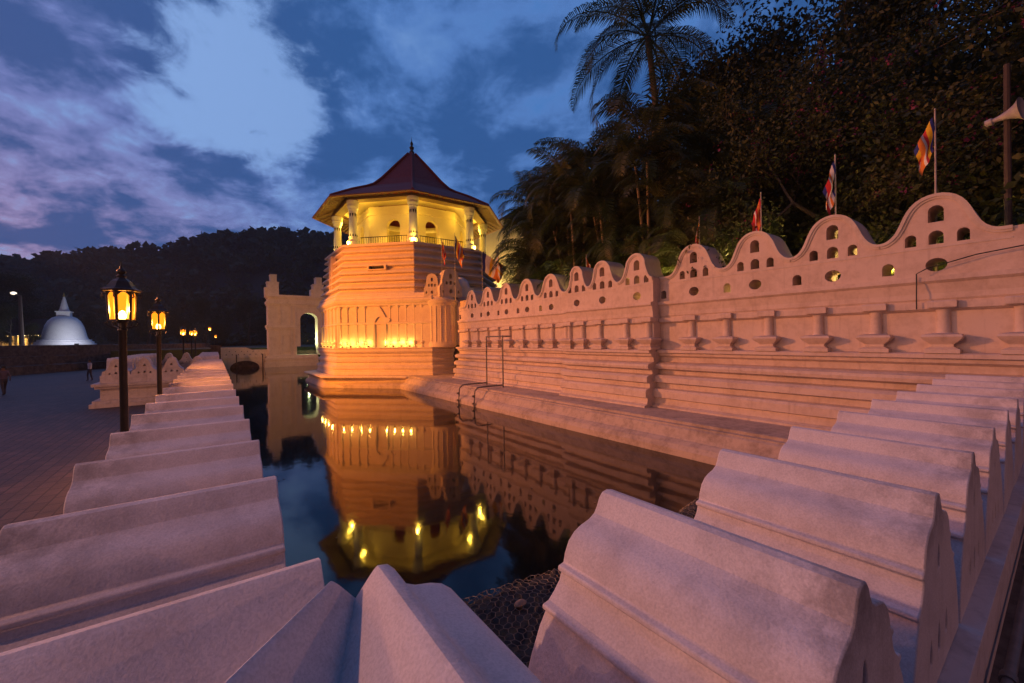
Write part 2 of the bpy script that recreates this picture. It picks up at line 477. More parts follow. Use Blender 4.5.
def link_mesh(name, me, parent=None):
    o = bpy.data.objects.new(name, me); COL.objects.link(o)
    if parent is not None: o.parent = parent
    return o
def leaf_cards(P, size, rg, aspect=0.55, up=0.35):
    n = len(P)
    nr = rg.normal(size=(n, 3)); nr[:, 2] += up * 1.5; nr /= np.linalg.norm(nr, axis=1)[:, None]
    t = rg.normal(size=(n, 3)); t -= nr * (t * nr).sum(1)[:, None]; t /= np.linalg.norm(t, axis=1)[:, None]
    b = np.cross(nr, t)
    s = size * rg.uniform(0.6, 1.35, (n, 1))
    V = np.empty((n, 4, 3))
    V[:, 0] = P - t * s; V[:, 2] = P + t * s
    V[:, 1] = P + b * s * aspect + nr * s * 0.12; V[:, 3] = P - b * s * aspect + nr * s * 0.12
    return V

# ------------------------------------------------------------------ ground, plaza, water
WATER_Z, PLAZA_Z, LEDGE_Z = -2.75, -2.65, -2.05
def sheet(name, pts, z, mat, thick=None):
    b = MB()
    if thick: b.extrude(pts, [], thick, lambda u, v, w: (u, v, z - thick + w))
    else: b.add([(x, y, z) for x, y in pts], [tuple(range(len(pts)))])
    return tag(b.build(name, mat), kind='structure')
sheet('ground', [(-640, -640), (640, -640), (640, 640), (-640, 640)], -3.6, M_EARTH)
sheet('water', [(0.0, 0.9), (13.0, 0.9), (13.0, 60.0), (0.0, 60.0)], WATER_Z, M_WATER)
sheet('plaza', [(-120, -40), (-0.45, -40), (-0.45, 0.6), (-0.45, 25.0), (0.2, 25.0), (0.2, 80), (-120, 80)], PLAZA_Z, M_PAVING, 0.5)
sheet('terrace', [(-0.4, -40), (40, -40), (40, 0.30), (-0.4, 0.30)], -1.92, M_TERRACE, 1.2)
sheet('temple_court', [(11.9, 0.6), (60, 0.6), (60, 60), (24, 60), (11.9, 40)], -0.30, M_EARTH, 3.0)
sheet('far_bank', [(-9.0, 60.5), (300, 60.5), (300, 300), (-9.0, 300)], -0.6, M_LAWN, 2.6)

# ------------------------------------------------------------------ near moat wall: rows of extruded humps
HUMP = [(0.0, 0.0), (0.028, 0.006), (0.048, 0.028), (0.062, 0.060), (0.080, 0.088), (0.112, 0.106), (0.160, 0.118),
        (0.200, 0.136), (0.232, 0.166), (0.254, 0.212), (0.262, 0.246), (0.290, 0.252), (0.292, 0.272), (0.274, 0.280), (0.286, 0.315),
        (0.318, 0.352), (0.342, 0.374), (0.374, 0.380), (0.376, 0.398), (0.356, 0.406), (0.390, 0.460), (0.430, 0.550), (0.462, 0.640), (0.480, 0.720), (0.486, 0.80)]
def hump_outline(sc=1.0):
    r = [(s * sc, -d) for s, d in HUMP]
    l = [(-s * sc, -d) for s, d in reversed(HUMP[1:])]
    return l + r      # counter order is fixed by normals
def slit(cx, cz, w, h):
    return [(cx - w, cz - h), (cx + w, cz - h), (cx + w, cz), (cx + w * 0.5, cz + h * 0.7), (cx, cz + h), (cx - w * 0.5, cz + h * 0.7), (cx - w, cz)]
CREST = -0.70
THICK_ROW = 0.935
hump_holes = [slit(0, -0.27, 0.022, 0.055), slit(-0.17, -0.62, 0.022, 0.055), slit(0.0, -0.62, 0.024, 0.065), slit(0.17, -0.62, 0.022, 0.055)]
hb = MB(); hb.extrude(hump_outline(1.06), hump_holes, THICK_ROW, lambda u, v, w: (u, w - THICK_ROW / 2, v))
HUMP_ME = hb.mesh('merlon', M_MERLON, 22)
def wall_body(bounds, coping_z=-1.5, cop=0.075):
    x0, x1, y0, y1 = bounds
    b = MB(); b.box(x0, x1, y0, y1, -3.3, coping_z - 0.10)
    b.box(x0 - cop, x1 + cop, y0 - cop, y1 + cop, coping_z - 0.097, coping_z)
    return b
def place_merlon(parent, p, rz, i):
    o = bpy.data.objects.new('merlon', HUMP_ME); COL.objects.link(o); o.parent = parent
    o.location = (p[0], p[1], CREST + rng.normal() * 0.004); o.rotation_euler = (rng.normal() * 0.003, rng.normal() * 0.004, rz + rng.normal() * 0.004)
    md = o.modifiers.new('bevel', 'BEVEL'); md.width = 0.006; md.segments = 2; md.limit_method = 'ANGLE'; md.angle_limit = math.radians(50)
    return o
# the wall is one L-shaped thing: long side along the plaza, short side towards the temple, a corner hump
row = empty('moat_wall', (-0.2, 0.8, -2.65), label='white moat wall of rounded humps turning the near corner, closest to the viewer', cat='wall')
def local(o, root): o.location = Vector(o.location) - Vector(root.location)
wb = MB()
wb.extrude([(-0.78, 0.272), (10.55, 0.272), (10.55, 1.36), (0.34, 1.36), (0.34, 24.4), (-0.78, 24.4)], [], 0.10, lambda u, v, w: (u, v, -1.60 + w))
wb.extrude([(-0.71, 0.285), (10.5, 0.285), (10.5, 1.29), (0.27, 1.29), (0.27, 24.4), (-0.71, 24.4)], [], 1.69, lambda u, v, w: (u, v, -3.3 + w))
o = wb.build('wall_base', M_ROW, row, bevel=0.012); local(o, row)
for k in range(21):
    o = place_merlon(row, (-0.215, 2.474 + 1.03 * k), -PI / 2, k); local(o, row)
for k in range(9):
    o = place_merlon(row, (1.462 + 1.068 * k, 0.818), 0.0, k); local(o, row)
# corner: three ridges fanning from the inner corner, lofted
def corner_mesh():
    inn = Vector((0.265, 1.285)); outc = Vector((-0.70, 0.352))
    # ridges as 2-D segments inner -> outer
    R = [(Vector((0.265, 1.432)), Vector((-0.70, 1.432))), (inn, outc), (Vector((0.402, 1.285)), Vector((0.402, 0.352)))]
    def prof(d):
        for (s0, d0), (s1, d1) in zip(HUMP, HUMP[1:]):
            if s0 <= d <= s1 and s1 > s0: return d0 + (d1 - d0) * (d - s0) / (s1 - s0)
        return HUMP[-1][1]
    NT = 34; S = [s / 0.486 for s, _ in HUMP]
    b = MB()
    # strips across: between ridge pairs, then the half humps beyond the outer ridges down to the coping
    svals = S + [2 - s for s in reversed(S[:-1])]
    def strip(Ra, Rb, half=None):
        rows = []
        for i in range(NT + 1):
            t = i / NT
            A = Ra[0].lerp(Ra[1], t)
            Bv = Rb[0].lerp(Rb[1], t)
            w = (Bv - A).length * (0.5 if half is None else 1.0)
            k = min(1.0, max(0.10, w / 0.50)) if half is None else 1.0
            r = []
            for (s, d) in (list(zip(S, [q[1] for q in HUMP])) if half is not None else
                           [(sv / 2, HUMP[min(j, 2 * (len(S) - 1) - j)][1]) for j, sv in enumerate(svals)]):
                P = A.lerp(Bv, s)
                kk = k
                # the profile sits in real width, so narrow parts only reach its upper shape
                dd = d * kk
                if half is None: uu = min(1.0, 2 * min(s, 1 - s)); dd = 0.56 * kk * (uu ** 1.35 * (1.3 - 0.3 * uu))
                r.append((P.x, P.y, CREST - dd))
            rows.append(r)
        b.loft(rows, closed=False)
        for r in (rows[0], rows[-1]):       # end walls down to the coping
            b.loft([r, [(x, y, -1.52) for x, y, z in r]], closed=False)
    strip(R[0], R[1]); strip(R[1], R[2])
    strip(R[0], (Vector((0.265, 1.955)), Vector((-0.70, 1.955))), half=True)
    strip(R[2], (Vector((0.93, 1.285)), Vector((0.93, 0.352))), half=True)
    return b
cb = corner_mesh(); o = cb.build('corner_merlon', M_MERLON, row, smooth=40); local(o, row)

# walled garden bay the long row runs into
bay = empty('garden_bay_wall', (-1.9, 24.6, PLAZA_Z), label='white humped wall enclosing a low garden bay beside the street lamps', cat='wall')
def bay_body():
    b = MB()
    outer = [(-4.0, 24.55), (0.22, 24.55), (0.22, 37.4), (-4.0, 37.4)]; inner = [(-3.1, 25.45), (-0.68, 25.45), (-0.68, 36.5), (-3.1, 36.5)]
    def ring(d, z0, z1):
        o_ = [(-4.0 - d, 24.55 - d), (0.22 + d * 0.3, 24.55 - d), (0.22 + d * 0.3, 37.4 + d), (-4.0 - d, 37.4 + d)]
        b.extrude(o_, [inner], z1 - z0, lambda u, v, w: (u, v, z0 + w))
    ring(0.0, -2.7, -1.3); ring(0.30, -2.7, -2.48); ring(0.22, -2.477, -2.36); ring(0.15, -1.86, -1.76); ring(0.24, -1.757, -1.64)
    return b
o = bay_body().build('wall_base', M_ROW, bay); local(o, bay)
def tear(cx, cz, r):
    return [(cx + r * math.cos(a), cz + r * 0.8 * math.sin(a)) for a in np.linspace(0.9, 5.38 + PI - PI, 9)] if False else [(cx - r, cz - r * .7), (cx + r, cz - r * .7), (cx + r * 1.1, cz), (cx + r * .5, cz + r), (cx, cz + r * 2.0), (cx - r * .5, cz + r), (cx - r * 1.1, cz)]
def pointed(sc, hgt):
    pts = [(0, 0), (0.07, 0.02), (0.13, 0.07), (0.18, 0.16), (0.215, 0.26), (0.25, 0.36), (0.30, 0.45), (0.37, 0.52), (0.46, 0.56)]
    r = [(s * sc, -d * hgt) for s, d in pts]
    return [(-x, y) for x, y in reversed(r[1:])] + r
bw = 0.93
pb = MB(); ol = pointed(bw, 1.0); ol = [(-bw / 2 + 0.001, -0.78)] + [p for p in ol if abs(p[0]) < bw / 2] + [(bw / 2 - 0.001, -0.78)]
pb.extrude(ol, [tear(0, -0.34, 0.042), tear(-0.20, -0.66, 0.036), tear(0, -0.64, 0.042), tear(0.20, -0.66, 0.036)], 0.88, lambda u, v, w: (u, w, v))
PBME = pb.mesh('merlon', M_ROW, 30)
bandb = MB(); bandb.extrude([(-bw / 2 + .001, -1.05), (bw / 2 - .001, -1.05), (bw / 2 - .001, -0.783), (-bw / 2 + .001, -0.783)], [tear(0, -0.95, 0.075), tear(-0.33, -0.96, 0.045), tear(0.33, -0.96, 0.045)], 0.92, lambda u, v, w: (u, w - 0.02, v))
BANDME = bandb.mesh('parapet_band', M_ROW)
def bay_merlon(x, y, rz):
    for me, nm in ((PBME, 'merlon'), (BANDME, 'parapet_band')):
        o = bpy.data.objects.new(nm, me); COL.objects.link(o); o.parent = bay
        o.location = (x, y, -0.58); o.rotation_euler = (0, 0, rz); local(o, bay)
for k in range(4): bay_merlon(-3.5 + 0.935 * k, 24.56, 0)
for k in range(4): bay_merlon(-3.5 + 0.935 * k, 36.5, 0)
for k in range(12): bay_merlon(-3.97, 25.95 + 0.94 * k, -PI / 2); bay_merlon(-0.70, 25.95 + 0.94 * k, -PI / 2)
pier = MB(); pier.box(-0.25, 0.36, 37.45, 38.1, -3.2, -0.25); pier.box(-0.32, 0.43, 37.40, 38.15, -0.247, -0.12)
tag(pier.build('shade_toned_pier', M_DARKSTONE), 'pier coloured dark as if unlit, closing the far end of the white garden wall', 'pier')  # dark material stands in for an unlit wall end
bank = MB(); bank.box(-0.2, 0.55, 38.15, 54.0, -3.3, -1.6)
tag(bank.build('bank_wall', M_DARKSTONE), 'low dark bank wall running from the dark pier to the bridge', 'wall')

# ------------------------------------------------------------------ stone and wire-mesh bank inside the corner
gab = empty('gabion_bank', (1.5, 2.2, -2.5), label='dark stone bank under hexagonal wire mesh at the water\'s edge', cat='gabion')
def gab_h(x, y):
    # top of the bank; falls to the water away from the two walls
    dy = 3.22 + 0.12 * math.sin(x * 1.3) - y; dx = 0.55 + 0.05 * math.sin(y * 2) - x
    e = max(dy, dx) if y > 1.2 else 1
    if x < 1.4 and y > 2.2:      # rounded fillet at the corner
        e = max(e, 1.05 - math.hypot(1.55 - x, 4.2 - y) * 0 - ((x - .45) * .9 + (y - 2.2) * .75))
    return -2.22 - (0.0 if e > 0.25 else (0.25 - e) * 1.5 if e > 0 else 0.375 - e * 5)
def gabion():
    b = MB(); st = 0.075
    xs = np.arange(0.27, 9.4, st); ys = np.arange(1.29, 5.2, st)
    hgt = {}
    pts = []; idx = {}
    for i, x in enumerate(xs):
        for j, y in enumerate(ys):
            h = gab_h(x, y)
            if h < -3.0: continue
            idx[i, j] = len(pts)
            pts.append((x + rng.uniform(-.02, .02), y + rng.uniform(-.02, .02), h + rng.uniform(-0.035, 0.02)))
    f = []
    for (i, j) in idx:
        q = [(i, j), (i + 1, j), (i + 1, j + 1), (i, j + 1)]
        if all(k in idx for k in q): f.append(tuple(idx[k] for k in q))
    b.add(pts, f); b.build('stones', plain('dark_wet_stone', (0.035, 0.030, 0.026), 0.75, 0, 0.7, 10.0), gab, loc=-Vector(gab.location))
    w = MB(); a = 0.040
    hexes = set()
    for i in range(int(9.0 / (a * 1.5))):
        for j in range(int(3.6 / (a * 1.732)) + 1):
            cx = 0.30 + i * a * 1.5; cy = 1.30 + j * a * 1.732 + (a * 0.866 if i % 2 else 0)
            if gab_h(cx, cy) < -2.95: continue
            if cx > 3.5 and cy < 2.2: continue
            cor = [(cx + a * math.cos(PI / 3 * k), cy + a * math.sin(PI / 3 * k)) for k in range(6)]
            for k in range(6):
                p, q = cor[k], cor[(k + 1) % 6]
                key = tuple(sorted(((round(p[0], 3), round(p[1], 3)), (round(q[0], 3), round(q[1], 3)))))
                if key in hexes: continue
                hexes.add(key)
    def warp(x, y):
        return x + 0.018 * math.sin(y * 9 + x * 4), y + 0.018 * math.sin(x * 8 + 1.3 * y), 
    V = []
    for (p, q) in hexes:
        (px_, py_), (qx_, qy_) = warp(*p), warp(*q)
        A = np.array((px_, py_, gab_h(px_, py_) + 0.022 + 0.012 * math.sin(px_ * 31) * math.sin(py_ * 27))); B = np.array((qx_, qy_, gab_h(qx_, qy_) + 0.022 + 0.012 * math.sin(qx_ * 31) * math.sin(qy_ * 27)))
        d = B - A; s = np.cross(d, (0, 0, 1)); s = s / (np.linalg.norm(s) + 1e-9) * 0.0036
        u = np.array((0, 0, 0.0045))
        for e0, e1 in ((s, u), (u, -s)):
            V.append([A + e0, B + e0, B + e1, A + e1])
    me = fast_quads('wire_mesh', np.array(V), plain('pale_wire', (0.17, 0.15, 0.13), 0.5, 0.4))
    o = link_mesh('wire_mesh', me, gab); o.location = -Vector(gab.location)
gabion()
pbm = MB(); pbm.lathe([(0, -0.02), (0.035, -0.015), (0.05, 0.005), (0.035, 0.022), (0, 0.028)], seg=10)
o = pbm.build('pebble', plain('tan_pebble', (0.45, 0.27, 0.16), 0.8), smooth=60, loc=(2.02, 2.72, -2.20)); o.scale = (1.2, 0.8, 1)
tag(o, 'single tan pebble lying on the wire mesh bank', 'stone')

# pipe along the foot of the near wall, outside
pp = MB(); pp.tube([(0.9, 0.215, -1.80), (4.5, 0.205, -1.80), (10.0, 0.21, -1.79)], 0.024, 10)
for x in (1.6, 3.3, 5.0, 6.7): pp.lathe([(0.036, -0.03), (0.036, 0.03)], (0, 0, 0), 10) if False else pp.tube([(x - 0.03, 0.21, -1.80), (x + 0.03, 0.21, -1.80)], 0.034, 10)
tag(pp.build('pipe', M_PIPE, smooth=50), 'grey metal pipe with couplings along the outer foot of the near wall', 'pipe')

# ------------------------------------------------------------------ temple side: ledge, wall, tower
TC = Vector((12.33, 29.53))
def overt(ap, i, c=TC):
    R = ap / math.cos(PI / 8); a = math.radians(270 - 22.5 - 45 * i)
    return Vector((c.x + R * math.cos(a), c.y + R * math.sin(a)))
def offset_poly(P, d):
    """outward offset of an open/closed counter-clockwise loop (list of Vectors)"""
    out = []; n = len(P)
    for i in range(n):
        a, b, c = P[i - 1], P[i], P[(i + 1) % n]
        e1 = (b - a).normalized(); e2 = (c - b).normalized()
        n1 = Vector((e1.y, -e1.x)); n2 = Vector((e2.y, -e2.x))
        k = 1 + n1.dot(n2)
        out.append(b + (n1 + n2) / max(k, 0.3) * d)
    return out
def loft_poly(b, P, prof, mi=0, cap=True):
    rings = []
    for d, z in prof:
        rings.append([(q.x, q.y, z) for q in offset_poly(P, d)])
    b.loft(rings, mi, cap0=False, cap1=False)
    if cap:
        top = rings[-1]
        tr = tessellate_polygon([[Vector(p) for p in top]])
        b.add(top, [tuple(t) for t in tr], mi)
    return b
def ccw(P):
    a = sum(P[i - 1].x * P[i].y - P[i].x * P[i - 1].y for i in range(len(P)))
    return P if a > 0 else P[::-1]
# wall-foot ledge that runs along the water and round the tower
ledge_poly = ccw([Vector((9.20, -2.0)), Vector((9.20, 23.10)), overt(6.40, 1), overt(6.40, 2), overt(6.40, 3), Vector((17.0, 38.0)), Vector((17.0, -2.0))])
lb = MB()
loft_poly(lb, ledge_poly, [(0.62, -3.4), (0.62, -2.72), (0.60, -2.60), (0.52, -2.50), (0.40, -2.44), (0.34, -2.42), (0.30, -2.36), (0.22, -2.20), (0.16, -2.16), (0.16, -2.13), (0.05, -2.12), (0.05, -2.06), (0.0, LEDGE_Z)])
ledge = lb.build('moat_ledge', M_LEDGE)
tag(ledge, 'stained masonry ledge with rounded foot between the temple wall and the water', 'ledge')

WX = 10.9
WALL_PROF = [(0.0, 1.06), (0.12, 1.055), (0.13, 0.97), (0.07, 0.92), (0.03, 0.74), (0.03, 0.64), (0.0, 0.60),
             (0.0, 0.565), (0.11, 0.56), (0.11, 0.45), (0.05, 0.42), (0.0, 0.40), (0.0, -0.36), (0.20, -0.37), (0.24, -0.39), (0.24, -0.46), (0.14, -0.48), (0.13, -0.55),
             (0.03, -0.60), (0.01, -0.73), (0.18, -0.76), (0.29, -0.80), (0.31, -0.86), (0.29, -0.93), (0.10, -0.98), (0.09, -1.09), (0.28, -1.12), (0.36, -1.18),
             (0.36, -1.32), (0.22, -1.36), (0.22, -1.49), (0.38, -1.52), (0.42, -1.58), (0.42, -1.76), (0.33, -1.79), (0.36, -1.95), (0.48, -2.00), (0.48, LEDGE_Z - 0.03)]
temple = empty('temple_wall', (WX, 9.0, LEDGE_Z), label='long pinkish temple wall with wavy pierced parapet and moulded base across the moat', cat='wall')
def wall_section(y0, y1, off, name):
    b = MB(); rings = []
    for y in (y0, y1):
        rings.append([(WX - off - d, y, z) for d, z in WALL_PROF] + [(WX + 0.95, y, LEDGE_Z - 0.03), (WX + 0.95, y, 1.06)])
    b.loft(rings, closed=True)
    for r in rings:
        tr = tessellate_polygon([[Vector((p[0], p[2], 0)) for p in r]])
        b.add(r, [tuple(t) for t in tr])
    o = b.build(name, M_WALL, temple); local(o, temple)
wall_section(-1.8, 7.348, 0.0, 'wall_body')
wall_section(7.35, 11.0, 0.35, 'projecting_bay')
wall_section(11.002, 19.9, 0.0, 'wall_body')
# wavy parapet units with holes
def arch(cx, cz, w, h):
    """arched opening, cz at the sill"""
    top = [(cx + w * math.cos(a), cz + h - w + w * math.sin(a)) for a in np.linspace(0, PI, 9)]
    return [(cx - w, cz), (cx + w, cz)] + top
def oval(cx, cz, rx, rz):
    return [(cx + rx * math.cos(a), cz + rz * math.sin(a)) for a in np.linspace(0, 2 * PI, 18, endpoint=False)]
def wave(half):
    """half hump of the parapet: from the peak down into the valley"""
    base = [(0, 2.58), (0.09, 2.570), (0.18, 2.540), (0.26, 2.490), (0.33, 2.420), (0.385, 2.335), (0.43, 2.24), (0.47, 2.14), (0.51, 2.04), (0.555, 1.95), (0.61, 1.875), (0.67, 1.825), (0.73, 1.797), (0.79, 1.788)]
    if half >= 0.79: return base + ([(half, 1.787)] if half > 0.80 else [])
    k = half / 0.79
    return [(x * (k if x > 0.4 else k + (1 - k) * 0.35), z) for x, z in base[:-1]] + [(half, 1.788)]
def parapet_unit(half_l, half_r, name='merlon', peak=True):
    R_ = wave(half_r); L_ = [(-x, z) for x, z in reversed(wave(half_l)[1:])]
    top = L_ + R_
    ol = [(-half_l, 1.063)] + top + [(half_r, 1.063)]
    holes = [arch(0, 2.07, 0.105, 0.31), arch(0, 1.66, 0.10, 0.25), arch(-0.345, 1.66, 0.08, 0.23), arch(0.345, 1.66, 0.08, 0.23), oval(0, 1.275, 0.145, 0.125)]
    if half_l > 0.70: holes.append(arch(-half_l + 0.115, 1.15, 0.09, 0.24))
    b = MB(); b.extrude(ol, holes, 0.72, lambda u, v, w: (w, -u, v))
    # raised rim following the wave, and a thin incised step under it
    def inset(p, d):
        out = []
        for i, q in enumerate(p):
            a = Vector(p[max(i - 1, 0)]); c = Vector(p[min(i + 1, len(p) - 1)]); t = (c - a).normalized()
            out.append((q[0] + t.y * d, q[1] - t.x * d))
        return out
    for d0, d1, pr in ((-0.012, 0.045, 0.045), (0.045, 0.085, 0.022)):
        lo = inset(top, d1); hi = inset(top, d0)
        rim = hi + lo[::-1]
        rr = [[(-pr, -u, v) for u, v in hi], [(-pr, -u, v) for u, v in lo], [(0.002, -u, v) for u, v in lo]]
        b.loft(rr, 1, closed=False)
        b.loft([[(-pr, -u, v) for u, v in hi], [(0.74 if d0 < 0 else 0.002, -u, v) for u, v in hi]], 1, closed=False)
    b.add([(-0.010, half_l, 1.585), (-0.010, -half_r, 1.585), (-0.010, -half_r, 1.605), (-0.010, half_l, 1.605), (0.001, half_l, 1.585), (0.001, -half_r, 1.585), (0.001, -half_r, 1.61), (0.001, half_l, 1.61)],
          [(0, 1, 2, 3), (0, 4, 5, 1), (3, 2, 6, 7)], 1)
    return b.mesh(name, [M_WALL, M_RIM], 32)
_units = {}
def place_units(peaks, y_lo, y_hi, off):
    for i, y in enumerate(peaks):
        hi_ = y_hi if i == len(peaks) - 1 else (y + peaks[i + 1]) / 2
        lo_ = y_lo if i == 0 else (y + peaks[i - 1]) / 2
        hl, hr = round(hi_ - y, 3), round(y - lo_, 3)      # u runs towards -y
        if (hl, hr) not in _units: _units[hl, hr] = parapet_unit(hl, hr)
        o = bpy.data.objects.new('merlon', _units[hl, hr]); COL.objects.link(o); o.parent = temple
        o.location = (WX - off, y, 0); local(o, temple)
place_units([1.51, 3.09, 4.67, 6.28], 0.60, 7.348, 0.0)
place_units([7.93, 9.32, 10.52], 7.352, 11.0, 0.35)
place_units([12.30 + 0.0, 13.85, 15.4, 16.95, 18.5], 11.30, 19.9, 0.0)
fb = MB(); fb.extrude([(-0.6, 1.063), (1.8, 1.063), (1.8, 1.86), (-0.6, 1.785)], [arch(0.10, 1.15, 0.09, 0.24), arch(1.2, 1.15, 0.09, 0.24)], 0.72, lambda u, v, w: (WX + w, -u, v))
o = fb.build('parapet_end', M_WALL, temple); local(o, temple)
# pilasters: vase-shaped foot, slim shaft, block cap
def pilaster_mesh(z0=-0.37, zb=0.0, zc=0.44, zt=0.575, k=1.0):
    b = MB(); q = math.sqrt(2)
    b.lathe([(0.23 * q * k, z0), (0.23 * q * k, z0 + .07), (0.14 * q * k, z0 + .12), (0.14 * q * k, z0 + .16), (0.24 * q * k, z0 + .25), (0.27 * q * k, zb - .07), (0.25 * q * k, zb - .03), (0.13 * q * k, zb)], seg=4, phase=PI / 4)
    b.lathe([(0.115 * k, zb - .01), (0.10 * k, zb + .03), (0.095 * k, zc - .04), (0.115 * k, zc)], seg=14)
    b.lathe([(0.13 * q * k, zc - .002), (0.19 * q * k, zc + .03), (0.19 * q * k, zt), (0.17 * q * k, zt + .02)], seg=4, phase=PI / 4)
    return b.mesh('pilaster', M_WALL, 35)
PIL = pilaster_mesh()
for y in [-0.5, 0.50, 1.42, 2.37, 3.35, 4.36, 5.36, 6.33]:
    o = bpy.data.objects.new('pilaster', PIL); COL.objects.link(o); o.parent = temple; o.location = (WX - 0.02, y, 0); local(o, temple)
for y in [7.50, 8.32, 9.40, 10.2, 10.85]:
    o = bpy.data.objects.new('pilaster', PIL); COL.objects.link(o); o.parent = temple; o.location = (WX - 0.37, y, 0); local(o, temple)
for y in [11.4, 12.2, 13.1, 14.1, 15.1, 16.0, 16.95, 17.9, 18.8]:
    o = bpy.data.objects.new('pilaster', PIL); COL.objects.link(o); o.parent = temple; o.location = (WX - 0.02, y, 0); local(o, temple)
cable = MB()
cable.tube([(10.74, -0.6, 1.62), (10.77, 0.4, 1.43), (10.76, 1.0, 1.36), (10.75, 1.62, 1.20), (10.74, 1.75, 1.12), (10.72, 1.75, 0.62), (10.72, 1.75, 0.45)], 0.010, 6)
tag(cable.build('cable', M_IRON), 'thin dark cable sagging over the temple wall cornice', 'cable')
link_b = MB(); link_b.box(12.0, 17.0, 19.4, 23.5, -2.0, 2.35)
tag(link_b.build('court_block', M_WALL), 'plain walled block joining the temple wall to the octagonal tower', 'building')

# --- the octagonal tower
tower = empty('octagonal_tower', (TC.x, TC.y, LEDGE_Z), label='glowing octagonal temple tower with red pointed roof and open yellow gallery', cat='tower')
def tpart(b, name, mats, parent=tower, **kw):
    o = b.build(name, mats, parent, **kw)
    if parent is tower: local(o, tower)
    return o
P0 = Vector((10.52, 22.60))
low_poly = ccw([P0, overt(6.1, 1), overt(6.1, 2), overt(6.1, 3), overt(6.1, 4), Vector((17.5, 35.0)), Vector((17.5, 22.60))])
b = MB()
loft_poly(b, low_poly, [(0.30, LEDGE_Z - .05), (0.30, -1.93), (0.24, -1.88), (0.24, -1.70), (0.30, -1.66), (0.30, -1.55), (0.14, -1.46), (0.10, -1.30), (0.18, -1.24), (0.20, -1.12), (0.12, -1.06), (0.04, -0.96),
                         (0.10, -0.86), (0.10, -0.76), (0.16, -0.72), (0.24, -0.62), (0.24, -0.50), (0.20, -0.46), (0.26, -0.43), (0.26, -0.38), (0.0, -0.37), (0.0, 1.02), (0.06, 1.05), (0.06, 1.16), (0.0, 1.19), (0.0, 2.12),
                         (0.08, 2.18), (0.08, 2.26), (0.16, 2.34), (0.22, 2.44), (0.22, 2.56), (0.12, 2.62), (0.10, 2.72), (-0.05, 2.92)])
tpart(b, 'lower_storey', M_TOWER)
up_poly = ccw([overt(5.55, i) for i in range(8)])
prof = []
z = 2.70
for k in range(7):
    h = (5.92 - 2.70) / 7; o0 = 0.36 * (1 - k / 6.5)
    prof += [(o0 - 0.02, z + 0.012), (o0 - 0.02, z + h * 0.12), (o0 + 0.22, z + h * 0.26), (o0 + 0.25, z + h * 0.36), (o0 + 0.21, z + h * 0.52), (o0 + 0.06, z + h * 0.80), (o0 - 0.02, z + h * 0.97)]
    z += h
prof += [(0.10, 5.93), (0.24, 5.95), (0.24, 6.06), (0.12, 6.08), (0.12, 6.14), (0.0, 6.15)]
b = MB(); loft_poly(b, up_poly, prof); tpart(b, 'banded_storey', M_TOWER)
DN = Vector((-1, -1)).normalized(); DT = Vector((1, -1)).normalized()
def on_face(n, t, ap, u, z, out=0.0):
    p = TC + n * (ap + out) + t * u; return Vector((p.x, p.y, z))
FACES = {'diag': (DN, DT), 'west': (Vector((-1, 0)), Vector((0, -1))), 'south': (Vector((0, -1)), Vector((1, 0)))}
# pilasters and blind niche of the lower storey
TP = MB()
TP.lathe([(0.13, -0.37), (0.13, -0.30), (0.07, -0.22), (0.15, -0.10), (0.15, -0.04), (0.07, 0.03), (0.065, 0.95), (0.10, 1.03)], seg=10)
TP.lathe([(0.06, 1.17), (0.055, 1.95), (0.09, 2.05), (0.13, 2.10), (0.13, 2.17)], seg=10)
TPM = TP.mesh('pilaster', M_TOWER, 40)
def tower_pil_plinth():
    Q = [Vector((9.25, 23.56)), overt(6.4, 1), overt(6.4, 2), overt(6.4, 3), Vector((16.9, 37.9)), Vector((16.9, 23.56))]
    b = MB(); loft_poly(b, ccw(Q), [(0.70, -3.3), (0.70, -2.70), (0.66, -2.60), (0.54, -2.50), (0.50, -2.42), (0.52, -2.34), (0.62, -2.24), (0.76, -2.17), (0.80, -2.12), (0.78, -2.075), (0.0, -2.068)])
    tpart(b, 'plinth', M_TOWER)
tower_pil_plinth()
def tower_pil(n, t, u):
    p = on_face(n, t, 6.1, u, 0, 0.02); o = bpy.data.objects.new('pilaster', TPM); COL.objects.link(o); o.parent = tower; o.location = p; local(o, tower)
for u in (-2.35, -1.86, -1.24, -0.69, 0.98, 1.48, 2.0, 2.52, 3.0): tower_pil(*FACES['diag'], u)
for u in (-1.9, -0.9, 0.1, 1.1, 2.1): tower_pil(*FACES['west'], u)
def face_frame(n, t, ap, u0):
    return lambda u, v, w: tuple(on_face(n, t, ap, u0 + u, v, w))
b = MB(); n_, t_ = FACES['diag']
door_out = [(-0.42, -0.36), (-0.32, -0.36), (-0.32, 1.05)] + [(-0.32 * math.cos(a), 1.05 + 0.45 * math.sin(a)) for a in np.linspace(0, PI, 11)] + [(0.32, -0.36), (0.42, -0.36), (0.42, 1.10), (0.62, 1.16), (0.70, 1.32), (0.60, 1.42), (0.42, 1.45), (0.25, 1.75), (0.10, 2.0), (0, 2.15), (-0.10, 2.0), (-0.25, 1.75), (-0.42, 1.45), (-0.60, 1.42), (-0.70, 1.32), (-0.62, 1.16), (-0.42, 1.10)]
b.extrude(door_out, [], 0.13, face_frame(n_, t_, 6.102, 0.30))
tpart(b, 'niche_frame', M_TOWER, smooth=30)
